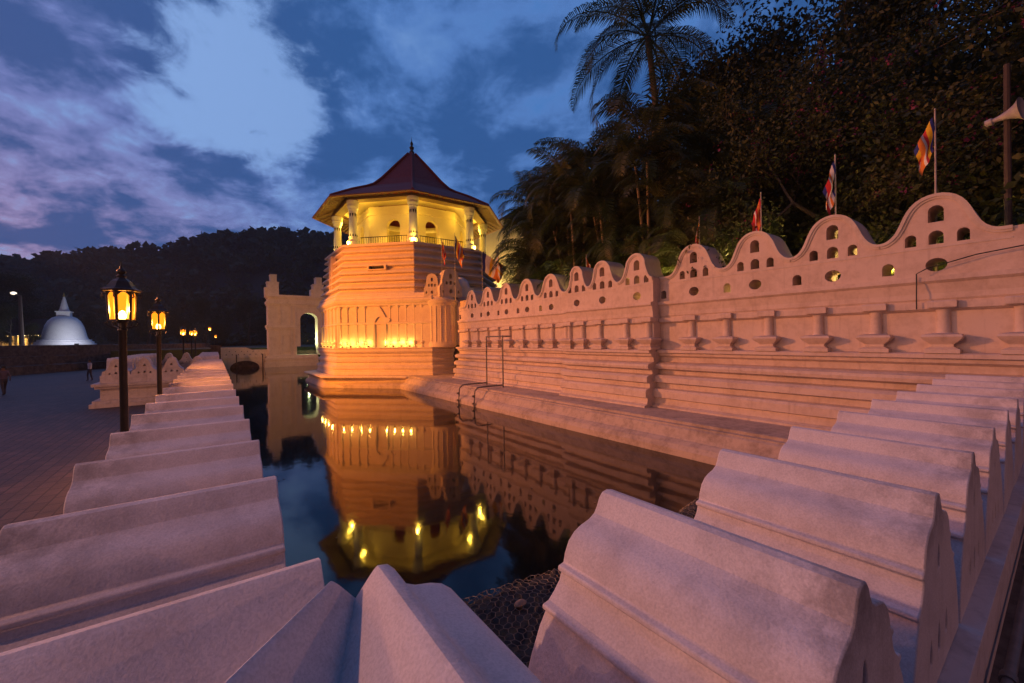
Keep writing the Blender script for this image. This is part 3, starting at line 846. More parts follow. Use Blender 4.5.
# slot window in the banded storey
b = MB()
b.extrude([(-0.62, 4.40), (0.62, 4.40), (0.62, 4.72), (-0.62, 4.72)], [[(-0.50, 4.46), (0.50, 4.46), (0.50, 4.66), (-0.50, 4.66)]], 0.30, face_frame(n_, t_, 5.72, 0.05))
fr = tpart(b, 'slot_window', M_TOWER)
b = MB(); b.extrude([(-0.50, 4.46), (0.50, 4.46), (0.50, 4.66), (-0.50, 4.66)], [], 0.04, face_frame(n_, t_, 5.80, 0.05))
o = b.build('painted_opening_shade', M_PAINTED_HOLE, fr); o.location = -Vector((TC.x, TC.y, LEDGE_Z)) - Vector(fr.location)  # solid near-black panel, painted as the shade inside the slot
o.location = (0, 0, 0)
# vertical niche strip on the narrow west face
b = MB(); n2_, t2_ = FACES['west']
b.extrude([(-0.35, 3.4), (0.35, 3.4), (0.35, 5.7), (-0.35, 5.7)], [[(-0.2, 3.5), (0.2, 3.5), (0.2, 5.6), (-0.2, 5.6)]], 0.30, face_frame(n2_, t2_, 5.70, 0.2))
tpart(b, 'niche_strip', M_TOWER)
# rounded bastion at the corner towards the wall, with two humps on it
BC = Vector((11.35, 22.95))
b = MB(); b.lathe([(0.98, -0.40), (1.0, -0.2), (0.94, 0.0), (0.94, 2.05), (1.02, 2.15), (1.10, 2.30), (1.10, 2.44), (1.0, 2.5), (0.9, 2.62), (0.0, 2.64)], (BC.x, BC.y, 0), 40)
for k in range(10):
    a = PI + k * PI / 10 + 0.12
    b.tube([(BC.x + 0.95 * math.cos(a), BC.y + 0.95 * math.sin(a), -0.2), (BC.x + 0.95 * math.cos(a), BC.y + 0.95 * math.sin(a), 2.05)], 0.035, 6)
tpart(b, 'round_bastion', M_TOWER, smooth=40)
def small_unit(w, z0, z1, hl):
    """one hump of the bastion parapet"""
    hgt = z1 - z0; pts = [(0.26 * math.sin(a) * w * 1.5, z1 - 0.30 * (1 - math.cos(a)) * hgt * 0.7) for a in np.linspace(0, math.radians(85), 7)]
    pts += [(w * 0.46, z0 + hgt * 0.52), (w * 0.52, z0 + hgt * 0.42), (w * 0.60, z0 + hgt * 0.38)]
    ol = [(-w * .6, z0)] + [(-x, y) for x, y in reversed(pts[1:])] + pts + [(w * .6, z0)]
    return ol, [arch(0, z0 + hgt * 0.66, w * 0.075, hgt * 0.17), arch(0, z0 + hgt * 0.44, w * 0.07, hgt * 0.14), arch(-w * .22, z0 + hgt * 0.44, w * 0.055, hgt * 0.12), arch(w * .22, z0 + hgt * 0.44, w * 0.055, hgt * 0.12), oval(0, z0 + hgt * 0.2, w * .09, hgt * .07), arch(-w * .42, z0 + hgt * .13, w * .05, hgt * .12), arch(w * .42, z0 + hgt * .13, w * .05, hgt * .12)]
for (cx, cy, ang, w, z0, z1) in ((11.55, 22.05, 0.0, 1.25, 2.60, 4.30), (10.52, 22.50, -0.55, 0.80, 2.60, 4.0)):
    ol, hs = small_unit(w, z0, z1, 0); ca, sa = math.cos(ang), math.sin(ang)
    b = MB(); b.extrude(ol, hs, 0.5, lambda u, v, q: (cx + u * ca - q * sa, cy + u * sa + q * ca, v))
    tpart(b, 'merlon', M_TOWER, smooth=30)
b = MB(); b.lathe([(0.62, 0), (0.62, 0.12), (0.55, 0.35), (0.40, 0.58), (0.2, 0.7), (0, 0.74)], (12.75, 23.1, 3.3), 18); b.box(12.1, 13.4, 22.5, 23.7, 2.36, 3.3)
tpart(b, 'stair_dome', M_STUPA, smooth=40)

# gallery: columns, rail, inner room, roof
COLB = 6.15
def col_mesh():
    b = MB()
    b.lathe([(0.46, COLB), (0.46, COLB + .10), (0.40, COLB + .16), (0.42, COLB + .30), (0.30, COLB + .38), (0.27, COLB + .46)], seg=20)
    b.lathe([(0.285, COLB + .45), (0.285, COLB + .58), (0.265, COLB + .68)], seg=20, mi=0)
    b.lathe([(0.265, COLB + .66), (0.25, COLB + 1.8), (0.24, COLB + 2.30)], seg=20)
    b.lathe([(0.27, COLB + 2.30), (0.30, COLB + 2.36), (0.27, COLB + 2.42), (0.34, COLB + 2.50), (0.36, COLB + 2.60), (0.30, COLB + 2.64), (0.36, COLB + 2.72), (0.38, COLB + 2.84), (0.38, COLB + 2.94)], seg=20)
    # dark painted petals round the shaft, foot and top
    for k in range(10):
        a = 2 * PI * k / 10
        for zc, hh, up in ((COLB + 0.70, 0.20, 1), (COLB + 2.02, 0.22, -1)):
            r = 0.272 if up > 0 else 0.250
            da = 0.20
            c_ = lambda an, z: (r * math.cos(an), r * math.sin(an), z)
            b.add([c_(a - da, zc - up * hh * .5), c_(a + da, zc - up * hh * .5), c_(a + da * .8, zc + up * hh * .1), c_(a, zc + up * hh * .6), c_(a - da * .8, zc + up * hh * .1)], [(0, 1, 2, 3, 4)], 1)
    return b
cmb = col_mesh(); COLM = cmb.mesh('column', [M_STUPA, M_IRON], 40)
for i in range(8):
    p = overt(4.95, i); o = bpy.data.objects.new('column', COLM); COL.objects.link(o); o.parent = tower; o.location = (p.x, p.y, 0); local(o, tower)
RA = [overt(4.85, i) for i in range(8)]
for i in range(8):
    a, c = RA[i], RA[(i + 1) % 8]; b = MB()
    L_ = (c - a).length; dirv = (c - a) / L_
    for zz in (6.26, 6.74):
        p, q = a + dirv * 0.42, c - dirv * 0.42
        b.tube([(p.x, p.y, zz), (q.x, q.y, zz)], 0.028, 6)
    k = int(L_ / 0.16)
    for j in range(3, k - 2):
        p = a + dirv * (j * L_ / k); b.tube([(p.x, p.y, 6.26), (p.x, p.y, 6.74)], 0.014, 5)
    tpart(b, 'railing', M_IRON)
ROOM_AP = 3.75
half_face = ROOM_AP * math.tan(PI / 8)
room = None
for i in range(8):
    a = math.radians(270 - 45 * i); n = Vector((math.cos(a), math.sin(a))); t = Vector((-n.y, n.x))
    b = MB(); cxo = 0.15 if i % 2 else -0.2
    ol = [(-half_face - 0.0, 6.14), (half_face, 6.14), (half_face, 9.05), (-half_face, 9.05)]
    ar = [(-0.47, 6.20), (0.47, 6.20)] + [(0.47 * math.cos(w), 7.70 + 0.47 * math.sin(w)) for w in np.linspace(0, PI, 13)]
    b.extrude(ol, [[(x + cxo, y) for x, y in ar]], 0.35, lambda u, v, w: tuple(on_face(n, t, ROOM_AP, u, v, -w)))
    b.extrude([(-half_face - .03, 8.48), (half_face + .03, 8.48), (half_face + .03, 8.62), (-half_face - .03, 8.62)], [], 0.08, lambda u, v, w: tuple(on_face(n, t, ROOM_AP + 0.002, u, v, w)))
    tpart(b, 'room_wall', M_PAV)
b = MB(); cp = [overt(4.9, i) for i in range(8)]
b.loft([[(p.x, p.y, 9.09) for p in [overt(ap, i) for i in range(8)]] for ap in (5.25, 4.65)]); b.loft([[(p.x, p.y, zz) for p in [overt(ap, i) for i in range(8)]] for ap, zz in ((4.65, 9.09), (4.65, 9.30), (5.25, 9.30), (5.25, 9.09))])
tpart(b, 'eave_beam', M_TIMBER)
b = MB()
b.loft([[(p.x, p.y, zz) for p in [overt(ap, i) for i in range(8)]] for ap, zz in ((5.2, 9.32), (3.0, 9.35))]); tpart(b, 'ceiling', M_PAV)
b = MB()
def roof_ring(ap, z): return [(p.x, p.y, z) for p in [overt(ap, i) for i in range(8)]]
b.loft([roof_ring(6.42, 8.94), roof_ring(6.42, 9.02), roof_ring(5.0, 9.85), roof_ring(3.9, 10.40), roof_ring(3.35, 10.72), roof_ring(2.7, 11.35), roof_ring(1.4, 12.85), roof_ring(0.35, 14.05), roof_ring(0.05, 14.38)], 0)
b.loft([roof_ring(6.42, 8.94), roof_ring(6.34, 8.94), roof_ring(4.9, 9.62)], 1)
roof = tpart(b, 'roof', [M_ROOF, M_TIMBER])
for i in range(8):
    rb = MB(); pts = [(6.44, 9.04), (5.0, 9.90), (3.9, 10.46), (3.35, 10.80), (2.7, 11.43), (1.4, 12.92), (0.35, 14.10)]
    rb.tube([(*overt(ap, i), z) for ap, z in pts], 0.085, 8)
    o = rb.build('hip_ridge', M_ROOF, roof, smooth=50)
    o.location = (-TC.x, -TC.y, -LEDGE_Z); o.location = (0, 0, 0)
gb = MB()
for i in range(8): gb.tube([(*overt(6.48, i), 8.97), (*overt(6.48, (i + 1) % 8), 8.97)], 0.055, 6)
o = gb.build('gutter', plain('gutter_red', (0.20, 0.07, 0.05), 0.6), roof)
rf = MB()
for i in range(8):
    a, c = i, (i + 1) % 8
    for k in range(1, 11):
        p = overt(6.30, a).lerp(overt(6.30, c), k / 11); q = overt(4.9, a).lerp(overt(4.9, c), k / 11)
        rf.tube([(p.x, p.y, 8.90), (q.x, q.y, 9.56)], 0.035, 4)
o = rf.build('rafters', M_TIMBER, roof)
b = MB(); b.lathe([(0.16, 14.2), (0.20, 14.32), (0.10, 14.45), (0.16, 14.58), (0.18, 14.68), (0.07, 14.80), (0.11, 14.92), (0.10, 15.02), (0.03, 15.15), (0.0, 15.50)], (TC.x, TC.y, 0), 14)
o = b.build('finial', plain('bronze', (0.09, 0.06, 0.04), 0.4, 0.6), roof, smooth=50)
# lights of the tower
def fixture(loc, parent=tower):
    b = MB(); b.lathe([(0.05, -0.05), (0.055, 0.0), (0.05, 0.04)], seg=10); o = b.build('uplight', M_IRON, parent)
    o.location = Vector(loc) - Vector(tower.location); return o
UPL = [('diag', u) for u in (-2.1, -1.55, -0.95, -0.38, 0.72, 1.23, 1.75, 2.28)] + [('west', u) for u in (-1.4, -0.4, 0.6, 1.6)]
for f_, u in UPL:
    p = on_face(*FACES[f_], 6.1, u, -0.30, 0.22)
    fx = fixture(p); lamp('uplight_bulb', 'POINT', (0, 0, 0.22), 13.0, (1.0, 0.52, 0.09), fx, 0.03)
for i in range(8):
    p = overt(5.42, i); fx = fixture((p.x, p.y, 6.20)); lamp('column_light', 'POINT', (0, 0, 0.12), 110.0, PAV_YELLOW, fx, 0.05)
    q = overt(4.55, i); lamp('gallery_light', 'POINT', Vector((q.x, q.y, 8.5)) - Vector(tower.location), 50.0, PAV_YELLOW, tower, 0.12)
    a = math.radians(270 - 45 * i); pm = TC + Vector((math.cos(a), math.sin(a))) * 4.4
    lamp('gallery_light', 'POINT', Vector((pm.x, pm.y, 6.35)) - Vector(tower.location), 50.0, PAV_YELLOW, tower, 0.12)
lamp('room_light', 'POINT', Vector((TC.x, TC.y, 8.6)) - Vector(tower.location), 120.0, PAV_YELLOW, tower, 0.2)

# --- ladder pipe on the ledge
b = MB(); r = 0.032
for (y, xo) in ((15.75, 0.0), (14.45, 0.0)):
    b.tube([(10.0, y, LEDGE_Z), (10.0, y, 0.14)], r, 8)
b.tube([(10.0, 15.75, 0.14), (10.0, 14.45, 0.14), (10.42, 14.45, 0.14)], r, 8)
for (y, d) in ((15.75, 16.9), (14.45, 15.6)):
    b.tube([(10.0, y, LEDGE_Z + 0.10), (9.05, y, LEDGE_Z + 0.10), (8.72, y, LEDGE_Z + 0.08), (8.58, y, LEDGE_Z - 0.05), (8.50, y, -3.1)], r, 8)
    for zz in (-2.3, -2.6): b.lathe([(0.05, -0.04), (0.05, 0.04)], (8.50, y, zz), 10)
tag(b.build('pipe_rail', M_PIPE, smooth=50), 'grey pipe frame on the ledge bending down into the moat', 'pipework')

# ------------------------------------------------------------------ gateway and bridge at the far end of the moat
GY = 54.0; k_ = 54.0 / 57.0
gate = empty('stone_gateway', (7.0, GY, -2.75), label='pale arched stone gateway with stepped pinnacles at the far end of the moat', cat='gate')
def gpart(b, name, mat, **kw):
    o = b.build(name, mat, gate, **kw); local(o, gate); return o
b = MB()
b.extrude([(4.95, -1.5), (7.85, -1.5), (7.85, -0.45), (8.25, -0.45)] + [(9.2 - 0.95 * math.cos(a), 2.75 + 0.80 * math.sin(a)) for a in np.linspace(0, PI, 15)] + [(10.15, -0.45), (10.3, -1.5), (14.0, -1.5), (14.0, 5.30), (4.95, 5.30)][0:], [], 1.6, lambda u, v, w: (u, GY + w, v))
gpart(b, 'gate_wall', M_GATE)
b = MB()
for (z0, z1, d) in ((-3.2, -2.2, 0.45), (-2.197, -1.95, 0.32), (-1.947, -1.70, 0.40), (-1.697, -1.45, 0.20)):
    b.box(4.95 - d, 10.0 + d * .2, GY - d - 0.2, GY + 1.6, z0, z1)
gpart(b, 'gate_base', M_GATE)
b = MB()
for (z0, z1, d) in ((1.55, 1.75, 0.10), (1.753, 2.05, 0.18), (4.30, 4.50, 0.08), (4.503, 4.75, 0.18), (5.15, 5.303, 0.10), (5.306, 5.55, 0.22)):
    b.box(4.95 - d, 7.85 + (0 if z1 < 4 else 6.2), GY - d, GY + 1.5, z0, z1)
gpart(b, 'cornice', M_GATE)
b = MB()
for x0, x1 in ((5.0, 5.25), (6.15, 6.30), (7.2, 7.35), (7.65, 7.83)):
    b.box(x0, x1, GY - 0.10, GY - 0.002, -1.4, 1.55); b.box(x0, x1, GY - 0.10, GY - 0.002, 2.06, 4.30)
b.extrude(arch(6.72, -1.0, 0.42, 2.0), [arch(6.72, -1.0, 0.34, 1.92)], 0.08, lambda u, v, w: (u, GY - 0.082 + w, v))
gpart(b, 'pilaster_strips', M_GATE)
for x0 in (4.95, 9.75):
    b = MB()
    for (s, z0, z1) in ((0.72, 5.553, 6.9), (0.78, 6.903, 7.05), (0.40, 7.053, 7.8), (0.44, 7.803, 7.9)):
        b.box(x0 + 0.72 - s, x0 + 0.72 + s * 0.6, GY + 0.1, GY + 1.4, z0, z1)
    b.box(x0 - 0.25, x0 + 0.05, GY + 0.2, GY + 1.3, 5.553, 6.4)
    gpart(b, 'pinnacle', M_GATE)
lamp('arch_light', 'POINT', Vector((9.2, GY + 0.9, 0.4)) - Vector(gate.location), 260.0, (0.85, 1.0, 0.45), gate, 0.1)
fxb = MB(); fxb.box(9.1, 9.3, GY + .8, GY + 1.0, 0.1, 0.3); gpart(fxb, 'arch_lamp', M_IRON)
bridge = empty('arched_bridge', (2.8, GY, -2.75), label='low whitewashed bridge with dark round arch beside the stone gateway', cat='bridge')
b = MB()
b.extrude([(0.4, -3.2), (1.30, -3.2), (1.30, -2.75)] + [(2.7 - 1.4 * math.cos(a), -2.75 + 0.82 * math.sin(a)) for a in np.linspace(0.05, PI - 0.05, 15)] + [(4.1, -2.75), (4.1, -3.2), (5.0, -3.2), (5.0, -0.72), (3.4, -0.72), (2.8, -0.45), (0.4, -0.42)], [tear(u, -1.25, 0.06) for u in (1.0, 1.55, 2.1, 2.65, 3.2, 3.75, 4.3)] + [tear(u, -0.90, 0.05) for u in (1.3, 1.85, 2.4, 2.95, 3.5, 4.05)], 0.6, lambda u, v, w: (u, GY + 0.3 + w, v))
o = b.build('bridge_wall', M_GATE, bridge); local(o, bridge)
b = MB(); b.box(0.4, 5.0, GY + 0.25, GY + 0.95, -0.70, -0.60) if False else b.box(0.35, 5.0, GY + 0.22, GY + 0.298, -1.62, -1.50)
o = b.build('string_course', M_GATE, bridge); local(o, bridge)
b = MB(); b.box(-0.5, 10.5, GY + 2.5, GY + 2.7, -3.2, -1.0); o = b.build('arch_back', M_DARKSTONE, bridge); local(o, bridge)
for x, lb_ in ((1.9, 'thin dark post in the water at the left edge of the bridge arch'), (4.35, 'thin dark post in the water between bridge arch and gateway')):
    b = MB(); b.tube([(x, GY - 0.3, -3.0), (x, GY - 0.3, -1.2)], 0.06, 8)
    tag(b.build('mooring_post', M_DARKSTONE), lb_, 'post', 'posts in the water by the bridge')

# ------------------------------------------------------------------ street lamps
def make_street_lamp(h_base=PLAZA_Z, zc=0.64):
    """origin on the paving; lantern centre zc - h_base above it"""
    H = zc - h_base
    root = empty('street_lamp')
    b = MB(); b.lathe([(0.13, 0), (0.13, 0.08), (0.09, 0.14), (0.085, 0.5), (0.065, 0.56), (0.055, 0.62), (0.05, H - 0.42), (0.065, H - 0.40), (0.05, H - 0.36), (0.055, H - 0.28), (0.09, H - 0.245)], seg=14)
    b.build('post', M_IRON, root, smooth=40)
    g = MB(); n = 6; hh = 0.225; rb, rt = 0.155, 0.175
    for k in range(n):
        a0, a1 = 2 * PI * k / n, 2 * PI * (k + 1) / n
        for a in (a0,):
            g.tube([(rb * math.cos(a), rb * math.sin(a), H - hh), (rt * math.cos(a), rt * math.sin(a), H + hh)], 0.020, 6)
        # arched heads of the panes
        p0 = Vector((rt * math.cos(a0), rt * math.sin(a0))); p1 = Vector((rt * math.cos(a1), rt * math.sin(a1)))
        pts = [p0.lerp(p1, t) for t in np.linspace(0, 1, 9)]
        top = [(p.x * 1.004, p.y * 1.004, H + hh) for p in pts]; low_ = [(p.x * 1.004, p.y * 1.004, H + hh - 0.10 + 0.085 * math.sin(PI * t)) for p, t in zip(pts, np.linspace(0, 1, 9))]
        g.loft([top, low_], closed=False)
        # curled brackets at the eaves
        e = Vector((math.cos(a0), math.sin(a0)))
        g.tube([(e.x * .17, e.y * .17, H + .17), (e.x * .225, e.y * .225, H + .19), (e.x * .235, e.y * .235, H + .13), (e.x * .205, e.y * .205, H + .12)], 0.011, 5)
        g.tube([(e.x * .15, e.y * .15, H - .24), (e.x * .20, e.y * .20, H - .28), (e.x * .17, e.y * .17, H - .33), (e.x * .07, e.y * .07, H - .36)], 0.010, 5)
    g.lathe([(0.10, -0.03), (0.165, -0.02), (0.165, 0.0)], (0, 0, H - hh), 6)
    g.build('lantern_frame', M_IRON, root)
    c = MB(); c.lathe([(0.235, 0.0), (0.245, 0.03), (0.20, 0.05), (0.17, 0.09), (0.13, 0.16), (0.075, 0.205), (0.06, 0.23)], (0, 0, H + hh), 6)
    c.build('lantern_cap', M_IRON, root)
    f = MB(); f.lathe([(0.05, 0.22), (0.065, 0.25), (0.03, 0.28), (0.06, 0.31), (0.055, 0.34), (0.02, 0.37), (0.012, 0.42), (0, 0.50)], (0, 0, H + hh), 10)
    f.build('finial', M_IRON, root, smooth=60)
    p = MB(); p.lathe([(rb * 0.96, -hh), (rt * 0.96, hh)], (0, 0, H), 6)
    p.f = p.f[:6]; p.mi = p.mi[:6]
    p.build('glass', M_GLASS, root)
    bl = MB(); bl.lathe([(0, -0.07), (0.03, -0.06), (0.055, -0.02), (0.05, 0.03), (0.025, 0.07), (0, 0.08)], (0, 0, H - 0.165), 12)
    bl.build('bulb', M_BULB, root, smooth=60)
    L = lamp('bulb_light', 'POINT', (0, 0, H - 0.05), LAMP_W, LAMP_ORANGE, root, 0.05)
    return root
LAMP_W = 600.0
lamp0 = make_street_lamp()
LAMPS = [((-1.20, 9.04), 'tall black lamp with six amber panes, nearest and largest of the lit street lamps'),
         ((-1.20, 14.3), 'black street lamp with starlike glow, second along the humped wall from the viewer'),
         ((-2.05, 42.5), 'glowing street lamp rising just past the garden bay, third along the wall'),
         ((-1.95, 54.5), 'small far street lamp, left one of the close pair past the garden bay'),
         ((-1.66, 55.0), 'small far street lamp, right one of the close pair past the garden bay'),
         ((-0.55, 75.0), 'distant street lamp standing higher of two near the end of the moat'),
         ((0.15, 84.0), 'distant street lamp standing lower of two near the end of the moat')]
for i, ((x, y), lbl) in enumerate(LAMPS):
    o = lamp0 if i == 0 else copy_tree(lamp0)
    o.location = (x, y, PLAZA_Z + (0.35 if i == 2 else 0.55 if i in (3, 4) else 1.6 if i == 5 else 0.6 if i == 6 else 0.0)); o.rotation_euler.z = 0.25 + 0.4 * i
    tag(o, lbl, 'street lamp', 'lit street lamps along the moat wall')

# assumed floodlight mast added on the plaza, outside the frame, lighting tower and wall
fl = empty('assumed_floodlight_mast', (-9.5, 24.0, PLAZA_Z), label='assumed unseen grey mast with two floodlights aimed over the moat at the tower', cat='floodlight')
b = MB(); b.lathe([(0.14, 0), (0.14, 0.1), (0.08, 0.15), (0.06, 8.1)], seg=12); b.box(-0.04, 0.04, -0.9, 0.9, 8.05, 8.13); b.build('mast', M_PIPE, fl)
def flood(loc, target, energy, size, col=FLOOD, blend=0.6, r=0.12):
    b = MB(); b.box(-0.22, 0.22, -0.16, 0.16, 0.03, 0.14); hd = b.build('lamp_head', M_IRON, fl)
    hd.location = loc
    d = Vector(target) - (Vector(fl.location) + Vector(loc)); hd.rotation_euler = d.to_track_quat('-Z', 'Y').to_euler()
    lamp('assumed_flood_beam', 'SPOT', (0, 0, -0.02), energy, col, hd, r, spot_size=math.radians(size), spot_blend=blend)
flood((0.35, 0.7, 8.3), (9.0, 25.5, 1.2), 24000.0, 40, FLOOD, 0.5)
flood((0.35, 0.0, 8.3), (10.6, 8.0, 0.5), 17000.0, 62, (1.0, 0.30, 0.09), 0.8, 0.7)
flood((0.1, 0.95, 8.3), (8.0, 54.0, 2.0), 12000.0, 26, (1.0, 0.36, 0.14), 0.8)
# assumed sodium street light, added unseen behind the viewer to warm the near wall
sl = empty('added_street_light', (-9.0, 1.6, PLAZA_Z), label='tall assumed sodium street light, added unseen on the plaza left of the viewer', cat='street light')
b = MB(); b.tube([(0, 0, 0), (0, 0, 6.5), (0.4, 0.3, 6.9), (1.0, 0.75, 7.0)], 0.07, 10); b.build('pole', M_PIPE, sl)
b = MB(); b.box(0.8, 1.3, 0.6, 0.95, 6.93, 7.03); hd = b.build('lamp_head', M_IRON, sl)
lamp('added_sodium_lamp', 'POINT', (1.05, 0.78, 6.80), 1500.0, (1.0, 0.42, 0.25), sl, 0.12)
s2 = tag(copy_tree(sl), 'added unseen light pole far left, warming the far plaza', 'street light'); s2.location = (-15.0, 15.5, PLAZA_Z); s2.rotation_euler.z = -0.5  # out-of-view copy, put in to warm the far paving
tl = empty('added_fill_lamp', (4.5, -5.2, -1.92), label='added unseen fill lamp behind the viewer, warming the near wall ends', cat='lamp post')  # added out of view as warm fill from behind
b = MB(); b.lathe([(0.1, 0), (0.1, 0.1), (0.04, 0.14), (0.04, 2.2), (0.08, 2.25)], seg=12); b.build('post', M_IRON, tl)
b = MB(); b.lathe([(0, 2.9), (0.2, 2.85), (0.22, 2.8), (0.05, 2.78)], seg=12); b.build('cap', M_IRON, tl)
lamp('fill_bulb', 'POINT', (0, 0, 2.5), 150.0, (1.0, 0.38, 0.20), tl, 0.08)
# assumed warm garden lamp, added hidden behind the parapet to light the foliage
gl = empty('added_garden_lamp', (12.25, 2.35, -0.3), label='assumed garden lamp post hidden between the two largest parapet humps', cat='garden lamp')
b = MB(); b.lathe([(0.1, 0), (0.1, 0.1), (0.03, 0.12), (0.03, 1.45), (0.08, 1.49), (0.09, 1.55)], seg=12); b.build('post', M_IRON, gl)
lamp('added_garden_bulb', 'POINT', (0, 0, 1.72), 190.0, (1.0, 0.66, 0.18), gl, 0.06)

for (gx, gy), gw in (((12.25, 5.45), 'added hidden fill lamp behind the third and fourth humps from the right'), ((12.1, 8.4), 'added hidden fill lamp behind the projecting bay of the temple wall'), ((12.1, 13.2), 'added hidden fill lamp among the palm stems behind the far humps')):
    tag(copy_tree(gl), gw, 'garden lamp').location = (gx, gy, -0.3)  # hidden copies put in to brighten the tree fronts
# ------------------------------------------------------------------ flags on poles
def make_flag(seed, drop, width, order=('blue', 'yellow', 'red', 'white', 'orange')):
    """limp flag hanging from its hoist at the pole; stripes run out from the hoist"""
    r = random.Random(seed); nu, nv = 20, 14; b = MB(); P = []
    for j in range(nv + 1):
        v = j / nv
        for i in range(nu + 1):
            u = i / nu
            x = width * (u * 0.36) * (1 - 0.35 * v) + 0.02 * math.sin(8 * v + seed)
            y = 0.07 * u * math.sin(u * 9 + seed + 3 * v) + 0.03 * math.sin(v * 7)
            z = -drop * (v * 0.72) - u * drop * 0.60 * (1 - 0.2 * v) + 0.02 * math.sin(u * 11)
            P.append((x + 0.02, y, z))
    o = 0
    for j in range(nv):
        for i in range(nu):
            u = i / nu
            mi = min(4, int(u * 6)) if u < 5 / 6 else (j * 5 // nv)
            b.add([], [], 0)
    F = []; MI = []
    for j in range(nv):
        for i in range(nu):
            a = j * (nu + 1) + i; F.append((a, a + 1, a + nu + 2, a + nu + 1))
            u = (i + .5) / nu; v = (j + .5) / nv
            MI.append(min(4, int(u * 6)) if u < 5 / 6 else min(4, int(v * 5)))
    b.v = P; b.f = F; b.mi = MI
    return b, [M_FLAG[k] for k in order]
def flagpole(base, height, seed, drop, width, rz, label, order=('blue', 'yellow', 'red', 'white', 'orange')):
    root = empty('flagpole', base, rz, label=label, cat='flag', group='striped flags on thin poles')
    b = MB(); b.tube([(0, 0, 0), (0, 0, height)], [0.022, 0.014], 8); b.lathe([(0, 0), (0.022, 0.015), (0, 0.05)], (0, 0, height), 8)
    b.build('pole', plain('pale_pole', (0.45, 0.38, 0.34), 0.6), root, smooth=60)
    fb_, mats = make_flag(seed, drop, width, order); f = fb_.build('flag', mats, root, smooth=60); f.location = (0, 0, height - 0.12)
WXF = 11.72
flagpole((WXF, 1.62, 1.2), 3.25, 1, 0.95, 0.75, PI * 0.62, 'limp yellow and orange flag on a thin pole above the largest parapet hump')
flagpole((WXF, 3.25, 1.2), 2.95, 2, 1.10, 0.55, PI * 0.75, 'white, red and blue striped flag hanging behind the second hump from the right', ('blue', 'white', 'orange', 'white', 'red'))
flagpole((WXF, 4.85, 1.2), 2.55, 3, 1.0, 0.6, PI * 0.55, 'dark reddish limp flag on a thin pole behind the third hump from the right', ('red', 'orange', 'red', 'white', 'red'))
flagpole((WXF, 6.55, 1.2), 2.35, 4, 1.15, 0.45, PI * 0.6, 'narrow orange and red flag beside the wall\'s projecting bay', ('yellow', 'red', 'white', 'orange', 'red'))
flagpole((12.0, 11.4, 0.8), 2.5, 5, 0.7, 0.6, -0.6, 'small orange flag drooping among the palm stems', ('orange', 'red', 'orange', 'white', 'orange'))
flagpole((11.45, 21.3, 2.36), 3.9, 6, 1.6, 1.5, -0.5, 'vivid blue, yellow and red flag in front of the grey tower side')
flagpole((10.9, 21.9, 2.50), 3.5, 7, 1.3, 0.6, -0.5, 'dull red flag in shadow on the tower front above the bastion humps', ('red', 'orange', 'red', 'white', 'red'))
flagpole((12.75, 20.4, 2.36), 2.9, 8, 1.5, 4.0, -0.5, 'large pale flag billowing with yellow and white bands right of the tower', ('blue', 'white', 'yellow', 'white', 'orange'))
flagpole((13.5, 20.0, 2.36), 3.2, 9, 1.8, 3.0, -2.0, 'orange and white flag on the pole farthest right of the tower', ('orange', 'white', 'yellow', 'white', 'orange'))

# horn loudspeaker on a pole
sp = empty('loudspeaker_pole', (12.05, 0.72, -0.3), label='grey horn loudspeaker on a dark pole among the trees', cat='loudspeaker')
b = MB(); b.tube([(0, 0, 0), (0, 0, 5.3)], [0.055, 0.045], 8); b.build('pole', plain('rusty_pole', (0.06, 0.04, 0.03), 0.8), sp)
b = MB(); b.lathe([(0.03, -0.36), (0.075, -0.34), (0.08, -0.24), (0.05, -0.22), (0.055, -0.16), (0.09, -0.02), (0.16, 0.12), (0.25, 0.20), (0.265, 0.205), (0.24, 0.19), (0.14, 0.10), (0.08, -0.02), (0.03, -0.1), (0.05, -0.16)], seg=24)
h = b.build('horn', M_SPEAKER, sp, smooth=50); h.location = (-0.10, -0.02, 4.32); h.rotation_euler = (0.0, PI / 2 - 0.12, math.radians(-104)); h.scale = (0.85, 0.85, 0.85)
b = MB(); b.box(-0.14, 0.02, -0.03, 0.03, 4.28, 4.36); b.build('bracket', M_IRON, sp)

